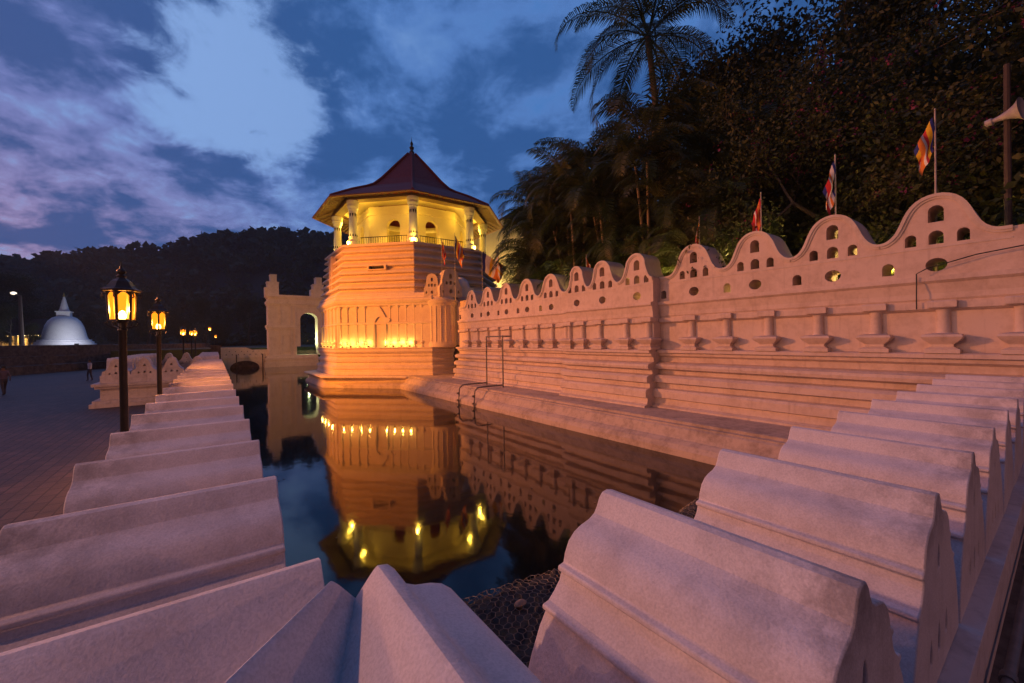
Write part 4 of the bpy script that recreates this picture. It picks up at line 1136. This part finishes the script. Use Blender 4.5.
# ------------------------------------------------------------------ people on the plaza
def person(base, rz, shirt, trousers, label, pose=0.0, h=1.6, hair=(0.012, 0.01, 0.009)):
    root = empty('person', base, rz, label=label, cat='person')
    k = h / 1.7
    me = bpy.data.meshes.new('body'); V = []; E = []; R = []
    def add(p, r, par=None):
        V.append(tuple(c * k for c in p)); R.append(r * k)
        if par is not None: E.append((par, len(V) - 1))
        return len(V) - 1
    pel = add((0, 0, .92), .125); ch = add((0, 0.0, 1.12), .12, pel); up_ = add((0, 0, 1.33), .135, ch); nk = add((0, .01, 1.47), .055, up_); hd = add((0, .015, 1.56), .085, nk); add((0, .02, 1.66), .078, hd)
    for s in (-1, 1):
        hp = add((.09 * s, 0, .86), .095, pel); kn = add((.10 * s, .04 + pose * .14 * s, .49), .062, hp); an = add((.10 * s, -.02 + pose * .22 * s, .08), .042, kn); add((.11 * s, .10 + pose * .22 * s, .035), .035, an)
        sh = add((.17 * s, 0, 1.38), .062, up_); el = add((.225 * s, -.02 - pose * .08 * s, 1.12), .042, sh); wr = add((.225 * s, .06 - pose * .13 * s, .88), .028, el); add((.22 * s, .08 - pose * .14 * s, .80), .026, wr)
    me.from_pydata(V, E, []); o = bpy.data.objects.new('body', me); COL.objects.link(o); o.parent = root
    md = o.modifiers.new('skin', 'SKIN'); md.use_smooth_shade = True
    for i, r in enumerate(R): me.skin_vertices[0].data[i].radius = (r, r * .85)
    me.skin_vertices[0].data[0].use_root = True
    sb = o.modifiers.new('subsurf', 'SUBSURF'); sb.levels = 2; sb.render_levels = 2
    M, nt, b_ = new_mat('person_skin_and_clothes'); tcn = nt.nodes.new('ShaderNodeTexCoord'); sx = nt.nodes.new('ShaderNodeSeparateXYZ'); nt.links.new(tcn.outputs['Object'], sx.inputs[0])
    rp = nt.nodes.new('ShaderNodeValToRGB'); rp.color_ramp.interpolation = 'CONSTANT'; e = rp.color_ramp.elements
    skin = (0.20, 0.10, 0.06)
    stops = [(0.0, (0.02, 0.015, 0.012)), (0.035, trousers), (0.56, shirt), (0.84, skin)]
    while len(e) < 4: e.new(0.5)
    for q, (p, c) in zip(e, stops): q.position = p; q.color = (*c, 1)
    dv = nt.nodes.new('ShaderNodeMath'); dv.operation = 'DIVIDE'; dv.inputs[1].default_value = h; nt.links.new(sx.outputs[2], dv.inputs[0]); nt.links.new(dv.outputs[0], rp.inputs[0])
    nt.links.new(rp.outputs[0], b_.inputs['Base Color']); b_.inputs['Roughness'].default_value = 0.8
    me.materials.append(M)
    hb_ = MB(); hb_.lathe([(0.0, -0.02), (0.085, 0.0), (0.098, 0.06), (0.08, 0.12), (0.04, 0.15), (0, 0.155)], (0, -0.012 * k, 1.60 * k), 12); hb_.build('hair', plain('black_hair', hair, 0.5), root, smooth=60)
    return root
pp_ = at(90, 379.3, 31.0); person((pp_.x, pp_.y, PLAZA_Z), 2.2, (0.52, 0.50, 0.58), (0.03, 0.03, 0.05), 'person in a pale shirt and dark trousers standing before the brick terrace', 0.4, 1.6)
pp_ = at(4, 392, 22.5); person((pp_.x, pp_.y, PLAZA_Z), 0.6, (0.10, 0.07, 0.10), (0.05, 0.04, 0.05), 'person in dark clothes walking at the left edge of the plaza', 1.0, 1.6)

# ------------------------------------------------------------------ far left: brick terrace, stupa, shed, light pole
tw = empty('brick_terrace_wall', (-14, 58, PLAZA_Z), label='long dark stepped brick terrace wall below the white stupa', cat='wall')
A = Vector((-60.0, 10.0)); A1 = Vector((-15.5, 57.0)); B1 = Vector((-7.0, 71.0)); B2 = Vector((2.0, 90.0))
def offs(pl, d): 
    out = []
    for i, p in enumerate(pl):
        a = pl[max(i - 1, 0)]; c = pl[min(i + 1, len(pl) - 1)]; t = (c - a).normalized(); out.append(p + Vector((-t.y, t.x)) * d)
    return out
for i, (z0, z1, d0, d1) in enumerate(((-2.7, -1.85, 0.0, 2.0), (-2.6, -1.0, 1.6, 3.0), (-2.6, 0.10, 2.6, 6.0))):
    b = MB(); pl = [A, A1, B1, B2]; f_, g_ = offs(pl, d0), offs(pl, d1); jit = random.Random(i)
    N_ = 40; ff = []; gg = []
    for s in range(3):
        for t in range(N_):
            ff.append(f_[s].lerp(f_[s + 1], t / N_)); gg.append(g_[s].lerp(g_[s + 1], t / N_))
    zt = [z1 + jit.uniform(-.05, .05) for _ in ff]
    b.loft([[(p.x, p.y, z0) for p in ff], [(p.x + jit.uniform(-.04, .04), p.y, z) for p, z in zip(ff, zt)], [(p.x, p.y, z) for p, z in zip(gg, zt)]], closed=False)
    o = b.build('brick_tier', M_DARKSTONE, tw); local(o, tw)
tag(sheet('upper_lawn', [(p.x, p.y) for p in offs([A, A1, B1, B2], 5.0)] + [(60, 300), (-300, 300), (-300, 10)], 0.06, M_LAWN), kind='structure')
st = at(65, 344, 75.0)
stp = empty('white_stupa', (st.x, st.y, 0.06), label='white bell-shaped stupa with ringed golden-tipped spire', cat='stupa')
b = MB(); b.lathe([(4.1, 0), (4.1, 0.35), (3.8, 0.4), (3.8, 0.75), (3.5, 0.8), (3.5, 1.1), (3.05, 1.15), (2.85, 1.9), (2.68, 2.8), (2.45, 3.7), (2.1, 4.5), (1.6, 5.1), (1.1, 5.35), (0.9, 5.4)], seg=48); b.build('dome', M_STUPA, stp, smooth=40)
b = MB(); b.box(-0.85, 0.85, -0.85, 0.85, 5.25, 6.1); b.box(-1.0, 1.0, -1.0, 1.0, 6.103, 6.3); b.build('square_drum', M_STUPA, stp)
b = MB(); pr = [(0.72, 6.3), (0.68, 6.6)]
for i in range(9): zz = 6.6 + i * .26; rr = 0.62 - i * .055; pr += [(rr, zz), (rr, zz + .18), (rr - .06, zz + .2)]
b.lathe(pr + [(0.1, 9.0)], seg=20); b.build('spire', M_STUPA, stp, smooth=30)
b = MB(); b.lathe([(0.12, 9.0), (0.2, 9.1), (0.12, 9.3), (0.05, 9.6), (0, 9.8)], seg=12); b.build('gilt_tip', M_GILT, stp, smooth=50)
b = MB(); b.box(-.25, .25, -.15, .15, 0, .35); fxs = b.build('floodlight', M_IRON, stp); fxs.location = (3.0, -8.0, 0.0)  # assumed fixture and beam, added to brighten the stupa
lamp('assumed_flood_beam', 'POINT', (3.0, -8.0, 0.7), 900.0, (0.80, 0.82, 1.0), stp, 0.15)
sh = at(14, 345, 82.0); shed = empty('lit_pavilion', (sh.x, sh.y, 0.06), -0.65, label='low tiled pavilion with warm lit interior at the left edge', cat='pavilion')
b = MB(); b.box(-8, 6, 3.0, 3.3, 0, 2.6); b.build('back_wall', M_YELLOWWALL, shed)
for x in (-8, -5.2, -2.4, 0.4, 3.2, 6.0):
    b = MB(); b.box(x - .15, x + .15, -.15, .15, 0, 2.2); b.build('post', M_YELLOWWALL, shed)
b = MB(); b.loft([[(-9, -1, 2.2), (7, -1, 2.2), (7, 4.5, 2.2), (-9, 4.5, 2.2)], [(-6.5, 1.6, 5.6), (4.5, 1.6, 5.6), (4.5, 1.9, 5.6), (-6.5, 1.9, 5.6)]], cap0=True, cap1=True); b.build('roof', plain('dark_tiles', (0.05, 0.03, 0.025), 0.8), shed)
b = MB(); b.lathe([(0, -.07), (.07, 0), (0, .07)], (0, 0, 0), 6); BULBM = b.mesh('bulb', M_STRIP)
for i in range(24):
    o = link_mesh('bulb', BULBM, shed); o.location = (-8.9 + i * .69, -1.02, 2.12)
lamp('interior_light', 'POINT', (-2, 1.5, 1.9), 500.0, (1.0, 0.55, 0.16), shed, 0.2)
lamp('interior_light', 'POINT', (3, 1.5, 1.9), 350.0, (1.0, 0.55, 0.16), shed, 0.2)
lp = at(22, 345, 66.0); pol = empty('lamp_pole', (lp.x, lp.y, 0.06), label='leaning wooden pole with a small pale street light near the stupa', cat='street light')
b = MB(); tp = at(20, 296, 66.0); d_ = Vector((tp.x - lp.x, tp.y - lp.y, tp.z)); b.tube([(0, 0, 0), d_], [0.32, 0.20], 8); b.build('pole', plain('grey_wood', (0.14, 0.10, 0.08), 0.9), pol)
b = MB(); hx = at(13.5, 293.5, 65.8) - Vector((lp.x, lp.y, 0.06)); b.tube([d_, hx], 0.07, 6); b.build('arm', M_PIPE, pol)
b = MB(); b.lathe([(0, -.22), (.3, -.1), (.38, .1), (.2, .25), (0, .3)], hx, 10); b.build('lamp_head', emit('pale_street_light', (1.0, 0.85, 0.65), 1.6), pol)

# ------------------------------------------------------------------ pale building behind the tower
yb = at(512, 285, 40.0); bd = empty('pale_building', (yb.x, yb.y, -0.3), -0.62, label='pale yellow building with curved gable behind the tower and palms', cat='building')
b = MB(); ol = [(-3.2, 0), (3.0, 0), (3.0, 9.0)] + [(3.0 - 5.2 * math.sin(a) * 0.42, 9.0 + 3.2 * (1 - math.cos(a))) for a in np.linspace(0.2, PI / 2, 8)] + [(-0.6, 12.2), (-3.2, 10.2)]
b.extrude(ol, [arch(1.9, 3.6, 0.55, 2.6)], 5.0, lambda u, v, w: (u, w, v)); b.build('gable_wall', M_YELLOWWALL, bd)
b = MB(); b.extrude([(-4.0, 10.6), (1.2, 13.6), (5.5, 10.9), (5.3, 10.5), (1.2, 13.2), (-3.8, 10.2)], [], 7.0, lambda u, v, w: (u, 0.6 + w, v)); b.build('roof', plain('slate_tiles', (0.06, 0.05, 0.05), 0.7), bd)
b = MB(); b.box(-9.0, -3.2, 0.8, 4.0, 0, 10.6); b.build('side_wing', M_YELLOWWALL, bd)
lamp('assumed_wall_light', 'POINT', (-1.2, -2.6, 5.2), 600.0, (1.0, 0.72, 0.25), bd, 0.2)  # assumed lamp, no fixture built, added to light the gable

# ------------------------------------------------------------------ hills and forest
def ridge(px):
    xs = [-600, 0, 60, 110, 170, 230, 300, 340, 420, 520, 700, 1100, 1700]; hs = [108, 80, 82, 90, 93, 100, 105, 104, 98, 100, 100, 90, 80]
    return np.interp(px, xs, hs) / 409.0
def hill_z(x, y):
    D = max(FWD.x * x + FWD.y * y, 1.0); lat = (RIGHT.x * x + RIGHT.y * y) / D
    px = 512 + 409 * max(min(lat, 3), -3); r = ridge(px)
    t = min(max((D - 105) / 150.0, 0), 1); s = t * t * (3 - 2 * t)
    return r * 255 * s - 3.0 + (1.5 * math.sin(x * .05) + 2 * math.sin(y * .041 + 1)) * s - (max(0, D - 260) * 0.25)
b = MB(); NX, NY = 70, 36
def hp(i, j):
    lat = -1.9 + 3.2 * i / NX; D = 100 + 190 * (j / NY)
    P = RIGHT * (lat * D) + FWD * D
    return (P.x, P.y, hill_z(P.x, P.y) - 4.5)
b.add([hp(i, j) for j in range(NY + 1) for i in range(NX + 1)], [(j * (NX + 1) + i, j * (NX + 1) + i + 1, (j + 1) * (NX + 1) + i + 1, (j + 1) * (NX + 1) + i) for j in range(NY) for i in range(NX)])
tag(b.build('hill', M_EARTH, smooth=80), kind='structure')
def forest():
    pts = []; sz = []
    rg = np.random.default_rng(3)
    for _ in range(1500):
        lat = rg.uniform(-1.6, 0.55); D = 108 + 160 * rg.uniform() ** 0.8
        P = RIGHT * (lat * D) + FWD * D; r = (1.5 + 4.5 * rg.uniform() ** 1.6) * (0.6 + D / 320); z = hill_z(P.x, P.y) - 2.5
        n = 46; q = rg.normal(size=(n, 3)); q /= np.linalg.norm(q, axis=1)[:, None]; q *= rg.uniform(0.72, 1.0, (n, 1)) * r
        q[:, 2] = q[:, 2] * 0.8 + r * 0.5; q += np.array((P.x, P.y, z)); pts.append(q); sz.append(np.full(n, r * 0.30))
    P = np.concatenate(pts); S = np.concatenate(sz)[:, None]
    V = leaf_cards(P, 1.0, rg, 0.8); c = P[:, None, :]; V = c + (V - c) * S[:, None, :]
    o = link_mesh('hill_forest', fast_quads('hill_forest', V, M_HILLLEAF)); tag(o, 'dark wooded hillside rising behind the stupa and gateway', 'forest', kind='stuff')
forest()

hz = MB(); hz.box(-660, 660, -660, 660, -4.6, 110.0)
MH = bpy.data.materials.new('evening_haze'); MH.use_nodes = True; ntz = MH.node_tree; ntz.nodes.clear()
pv = ntz.nodes.new('ShaderNodeVolumePrincipled'); pv.inputs['Color'].default_value = (0.66, 0.80, 0.95, 1); pv.inputs['Density'].default_value = 0.00042
ntz.links.new(pv.outputs[0], ntz.nodes.new('ShaderNodeOutputMaterial').inputs['Volume'])
tag(hz.build('haze', MH), kind='stuff')
# ------------------------------------------------------------------ trees
def grow(rg, levels=4, trunk=2.2, r0=0.16, spread=0.55, up=0.25, split=3, shrink=0.74):
    """returns limbs (polyline, radii) and twig tips"""
    limbs = []; tips = []
    def rec(p, d, length, r, lev):
        n = 5; pts = [p.copy()]; rad = [r]; q = p.copy(); dd = d.copy()
        for i in range(n):
            dd = (dd + np.array(rg.normal(size=3)) * 0.13 + np.array((0, 0, up * 0.12))); dd /= np.linalg.norm(dd)
            q = q + dd * length / n; pts.append(q.copy()); rad.append(r * (1 - 0.42 * (i + 1) / n))
        limbs.append((pts, rad))
        if lev >= 2:
            for q_ in (pts[1:] if lev > 2 else pts[3:]): tips.append((q_, dd, lev))
        if lev < levels:
            for k in range(split + (1 if lev == 0 else 0)):
                nd = dd + rg.normal(size=3) * spread; nd[2] += up * 0.35; nd /= np.linalg.norm(nd)
                st_ = pts[-1] if k < split - 1 else pts[rg.integers(2, n)]
                rec(np.array(st_), nd, length * shrink * rg.uniform(0.8, 1.15), rad[-1] * 0.78, lev + 1)
    rec(np.zeros(3), np.array((0.0, 0.0, 1.0)), trunk, r0, 0)
    return limbs, tips
def make_tree(name, seed, leaf_mat, leaf=0.10, per_tip=26, spread_r=0.55, blossoms=0, **kw):
    rg = np.random.default_rng(seed); limbs, tips = grow(rg, **kw)
    root = empty(name)
    b = MB()
    for pts, rad in limbs:
        if rad[0] > 0.006: b.tube(pts, [max(r, 0.006) for r in rad], 7 if rad[0] > .05 else 4, caps=False)
    b.build('trunk', M_BARK, root, smooth=70)
    T = np.array([t[0] for t in tips])
    P = (T[:, None, :] + np.clip(rg.normal(size=(len(T), per_tip, 3)), -1.5, 1.5) * np.array((1, 1, 0.7)) * spread_r).reshape(-1, 3)
    V = leaf_cards(P, leaf, rg, 0.5, 0.2)
    link_mesh('crown', fast_quads('crown', V, leaf_mat), root)
    if blossoms:
        c = T[rg.choice(len(T), blossoms)] + rg.normal(size=(blossoms, 3)) * spread_r * 0.7
        Pb = (c[:, None, :] + rg.normal(size=(blossoms, 9, 3)) * 0.055).reshape(-1, 3)
        link_mesh('blossom', fast_quads('blossom', leaf_cards(Pb, 0.032, rg, 0.8), M_BLOSSOM), root)
    return root
def put(o, loc, rz, sc, label, cat, group):
    o.location = loc; o.rotation_euler.z = rz; o.scale = (sc, sc, sc) if not hasattr(sc, '__len__') else sc
    return tag(o, label, cat, group)
CZ = -0.30
ft = make_tree('flowering_tree', 11, M_TREELEAF, 0.050, 42, 0.36, 240, levels=4, trunk=2.9, r0=0.17, spread=0.62, up=0.22)
put(ft, (17.0, 3.3, CZ), 0.4, 1.25, 'spreading tree with pink blossom and forked trunk behind the second hump from the right', 'tree', 'trees behind the temple wall')
FT = [((19.0, -0.6, CZ), 2.2, 1.55, 'leafy pink-flowered tree behind the loudspeaker at the right edge'),
      ((18.6, 7.0, CZ), 4.0, 1.45, 'pink-flowered tree with many thin bare twigs behind the projecting bay'),
      ((18.5, 2.6, CZ), 5.1, 1.7, 'tall pink-flowered tree whose crown leaves the top of the picture')]
for loc, rz, sc, lb_ in FT: put(copy_tree(ft), loc, rz, sc, lb_, 'tree', 'trees behind the temple wall')
bt = make_tree('broadleaf_tree', 5, M_DARKLEAF, 0.062, 62, 0.42, 0, levels=4, trunk=2.6, r0=0.22, spread=0.6, up=0.2)
BT = [((19.2, 10.8, CZ), 2.9, 1.65, 'dark broadleaf tree showing between the coconut palm and the blossoms'), ((20.5, 8.0, CZ), 0.7, 1.75, 'tall dark broadleaf tree filling the top of the canopy behind the blossoms'), ((19.0, 9.0, CZ), 0.0, 1.05, 'dark broadleaf tree standing behind the middle palms'), ((19.5, 14.0, CZ), 1.0, 0.95, 'dark broadleaf tree behind the densest palm clumps'),
      ((20.0, 19.5, CZ), 2.0, 0.8, 'dark broadleaf tree between palms and pale building'), ((21.5, 5.0, CZ), 3.0, 1.9, 'dark broadleaf tree deep behind the pink blossoms'),
      ((20.5, 0.0, CZ), 4.0, 1.7, 'dark broadleaf tree deep behind the loudspeaker pole'), ((24.0, -3.0, CZ), 5.0, 1.8, 'dark broadleaf tree outside the right edge behind the wall end'),
      ((24.0, 25.0, CZ), 2.6, 1.2, 'small dark tree beside the pale building')]
for i, (loc, rz, sc, lb_) in enumerate(BT): put(bt if i == 0 else copy_tree(bt), loc, rz, sc, lb_, 'tree', 'dark trees deep in the temple garden')
def ground_at(px, D): P = at(px, 342, D); return (P.x, P.y, 0.06)
LT = [(22, 92, 2.0, 'broad dark tree rising behind the lit pavilion'), (-10, 80, 1.9, 'dark tree cut by the left edge beside the pavilion'), (10, 70, 0.9, 'low spreading tree with forked trunk in front of the stupa'),
      (122, 100, 1.6, 'round dark tree just right of the stupa'), (148, 104, 1.8, 'warm-lit tree between the two nearest street lamps'), (205, 106, 1.5, 'dark tree behind the far street lamps'), (250, 112, 1.6, 'dark tree behind the bridge left of the gateway')]
for px, D, sc, lb_ in LT: put(copy_tree(bt), ground_at(px, D), px * 0.1, sc, lb_, 'tree', 'trees across the plaza')

# ------------------------------------------------------------------ palms
def frond(rg, L, droop, n_leaf, wid, leaf_len, lift=0.9):
    """one feather frond along +x from the origin: rachis points and leaflet quads"""
    N = 16; pts = []; p = np.zeros(3); a = lift
    for i in range(N + 1):
        pts.append(p.copy()); p = p + np.array((math.cos(a), 0, math.sin(a))) * L / N; a -= droop / N * (0.5 + 1.2 * i / N)
    pts = np.array(pts); Q = []
    for s in (-1, 1):
        for k in range(n_leaf):
            t = 0.14 + 0.85 * (k + rg.uniform(0, .6)) / n_leaf; f = t * N; i = min(int(f), N - 1); b0 = pts[i] + (pts[i + 1] - pts[i]) * (f - i)
            tg = pts[i + 1] - pts[i]; tg /= np.linalg.norm(tg)
            ll = leaf_len * (math.sin(PI * min(1, t * 0.92 + 0.10)) ** 0.6) * rg.uniform(.85, 1.1)
            side = np.array((0, s, 0.0)); upv = np.cross(tg, side) * s
            d1 = side * 0.80 + tg * 0.55 + upv * 0.15; d1 /= np.linalg.norm(d1)
            mid = b0 + d1 * ll * 0.5; tip = mid + (d1 + np.array((0, 0, -0.75 - .3 * rg.uniform()))) * ll * 0.42
            w = tg * wid
            Q.append([b0 - w * .5, mid - w, mid + w, b0 + w * .5]); Q.append([mid - w, tip, tip + w * .1, mid + w])
    return pts, Q
def crown_mesh(seed, nf, L, droop, n_leaf, wid, leaf_len, name, lo=0.1, hi=1.35):
    rg = np.random.default_rng(seed); Q = []; b = MB()
    for k in range(nf):
        az = 2 * PI * (k + rg.uniform(-.25, .25)) / nf * 1.0 + k * 2.4 * 0; lift = lo + (hi - lo) * ((k * 0.618) % 1.0)
        pts, q = frond(rg, L * rg.uniform(.85, 1.1), droop * rg.uniform(.8, 1.2), n_leaf, wid, leaf_len, lift)
        c, s = math.cos(az), math.sin(az); Rm = np.array(((c, -s, 0), (s, c, 0), (0, 0, 1)))
        Q.append(np.array(q) @ Rm.T); pr = pts @ Rm.T
        for i in range(0, len(pr) - 1, 2):
            A, B = pr[i], pr[min(i + 2, len(pr) - 1)]; t = B - A; sd = np.cross(t, (0, 0, 1)); sd = sd / (np.linalg.norm(sd) + 1e-9) * 0.022 * L / 2 * (1 - 0.8 * i / len(pr)); u = np.array((0, 0, .02))
            Q.append(np.array([[A - sd, B - sd * .8, B + u, A + u], [A + u, B + u, B + sd * .8, A + sd]]))
    return fast_quads(name, np.concatenate(Q), M_PALMLEAF)
CROWNS = [crown_mesh(20 + i, 10, 2.5, 2.2, 36, 0.022, 0.66, 'crown') for i in range(3)]
def stem_mesh(h, lean, seed):
    b = MB(); rg = np.random.default_rng(seed)
    pts = [(lean * (t ** 1.6) * h, 0.05 * math.sin(3 * t + seed), h * t) for t in np.linspace(0, 1, 9)]
    b.tube(pts, [0.075 - 0.03 * t for t in np.linspace(0, 1, 9)], 8)
    for k in range(int(h / 0.22)):
        t = (k + .5) * .22 / h; b.lathe([(0.078 - .03 * t, -.008), (0.082 - .03 * t, 0.0), (0.078 - .03 * t, .008)], (lean * t ** 1.6 * h, 0.05 * math.sin(3 * t + seed), h * t), 8)
    return b.mesh('stem', M_STEM, 60), pts[-1]
def make_clump(seed):
    rg = np.random.default_rng(seed); root = empty('areca_palm')
    n = 10
    for k in range(n):
        h = rg.uniform(2.0, 6.6) if k else 6.6; me, top = stem_mesh(h, rg.uniform(0.02, 0.16), seed * 10 + k)
        a = 2 * PI * k / n + rg.uniform(-.3, .3); r = 0.15 + 0.35 * rg.uniform()
        s = link_mesh('stem', me, root); s.location = (r * math.cos(a), r * math.sin(a), 0); s.rotation_euler.z = a
        c = link_mesh('crown', CROWNS[k % 3], s); c.location = top; c.rotation_euler.z = rg.uniform(0, 6)
    return root
cl = [make_clump(1), make_clump(2)]
PALMS = [((13.3, 9.2), 1.0, 'feather palm clump behind the left end of the projecting bay'), ((13.5, 11.2), 1.12, 'feather palm clump with pale leaning stems behind the small orange flag'),
         ((13.4, 13.2), 1.1, 'bushy feather palm clump second to the left of the small orange flag'), ((13.7, 15.4), 1.15, 'feather palm clump in the middle of the palm row, topping its outline'),
         ((14.4, 16.5), 1.12, 'feather palm clump hiding the edge of the pale building'), ((17.0, 18.2), 1.05, 'lowest feather palm clump, beside the pale building\'s lit gable'),
         ((15.2, 10.2), 1.3, 'tall feather palm clump standing behind the front palms, under the coconut palm'), ((15.6, 13.4), 1.32, 'tall back-row feather palm clump left of the coconut palm'),
         ((16.2, 16.6), 1.35, 'back-row feather palm clump above the middle of the palm row'), ((13.0, 7.2), 0.85, 'dark feather palm clump behind the bay corner, among thin trunks'),
         ((15.5, 7.6), 1.1, 'shaded feather palm clump behind the pink-flowered tree'), ((20.5, 21.5), 1.2, 'farthest feather palm clump, arching over the pale building')]
for i, ((x, y), sc, lb_) in enumerate(PALMS):
    put(cl[i] if i < 2 else copy_tree(cl[i % 2]), (x, y, CZ), i * 2.1, sc, lb_, 'palm', 'feather palms behind the temple wall')
cp_ = empty('coconut_palm')
b = MB(); P_ = [(0.9 * t ** 1.5, 0.2 * math.sin(2 * t), 13.4 * t) for t in np.linspace(0, 1, 14)]; b.tube(P_, [0.20 - 0.08 * t for t in np.linspace(0, 1, 14)], 10); b.build('trunk', M_BARK, cp_, smooth=60)
c = link_mesh('crown', crown_mesh(77, 22, 5.2, 2.1, 64, 0.026, 1.0, 'crown', -0.35, 1.3), cp_); c.location = P_[-1]
cl_ = at(672, 330, 18.0); put(cp_, (cl_.x, cl_.y, CZ), 2.4, 1.0, 'tall coconut palm with wide drooping fronds rising above the other palms', 'palm', None)
cq = copy_tree(cp_); c2 = at(905, 330, 20.0); put(cq, (c2.x, c2.y, CZ), 0.6, 0.95, 'coconut palm half hidden behind the pink blossoms at upper right', 'palm', None)
# shrubs right behind the parapet
def make_shrub(seed):
    rg = np.random.default_rng(seed); root = empty('garden_shrub'); q = rg.normal(size=(5200, 3)); q /= np.linalg.norm(q, axis=1)[:, None]; q *= rg.uniform(.35, 1, (5200, 1)) ** .5
    q = q * np.array((.9, .9, 1.0)) * (1 + .25 * np.sin(q[:, :1] * 6) * np.cos(q[:, 1:2] * 5)) + np.array((0, 0, 1.0))
    link_mesh('foliage', fast_quads('foliage', leaf_cards(q, .045, rg, .5), M_SHRUBLEAF), root)
    b = MB()
    for k in range(6): b.tube([(0, 0, 0), (.3 * math.cos(k), .3 * math.sin(k), .7), (.6 * math.cos(k * 1.1), .6 * math.sin(k * 1.1), 1.3)], [.03, .02, .01], 5)
    b.build('stems', M_BARK, root); return root
sb0 = make_shrub(4)
SH = [((13.1, -0.2), 1.5, 'yellow-green leafy shrub behind the wall end under the loudspeaker'), ((13.0, 2.3), 1.5, 'yellow-green shrub seen through the holes of the largest hump'), ((13.2, 4.1), 1.3, 'leafy shrub between the two largest humps'),
      ((13.1, 5.6), 1.3, 'leafy shrub behind the third and fourth humps from the right'), ((15.0, 1.0), 2.2, 'big shrub behind the assumed garden lamp'), ((18.0, -1.5), 2.2, 'big shrub past the right end of the parapet'), ((16.0, 4.5), 2.3, 'big dark shrub filling the gap beneath the forked trunk'), ((16.5, 8.5), 2.2, 'big dark shrub under the palms near the projecting bay')]
for i, ((x, y), sc, lb_) in enumerate(SH): put(sb0 if i == 0 else copy_tree(sb0), (x, y, CZ), i * 1.7, sc, lb_, 'shrub', 'shrubs behind the parapet')

# a few fallen leaves on the water
rg_ = np.random.default_rng(9); n_ = 90
Pw = np.stack([rg_.uniform(0.8, 8.0, n_), rg_.uniform(3.6, 22, n_), np.full(n_, WATER_Z + 0.006)], 1)
an = rg_.uniform(0, 6.28, n_); L_ = rg_.uniform(.015, .035, n_)
dx_ = np.stack([np.cos(an), np.sin(an), 0 * an], 1) * L_[:, None]; dy_ = np.stack([-np.sin(an), np.cos(an), 0 * an], 1) * L_[:, None] * 0.55
o = link_mesh('floating_leaves', fast_quads('floating_leaves', np.stack([Pw - dx_, Pw + dy_, Pw + dx_, Pw - dy_], 1), plain('dead_leaf', (0.16, 0.11, 0.06), 0.7)))
tag(o, 'small fallen leaves scattered on the dark moat water', 'leaves', kind='stuff')
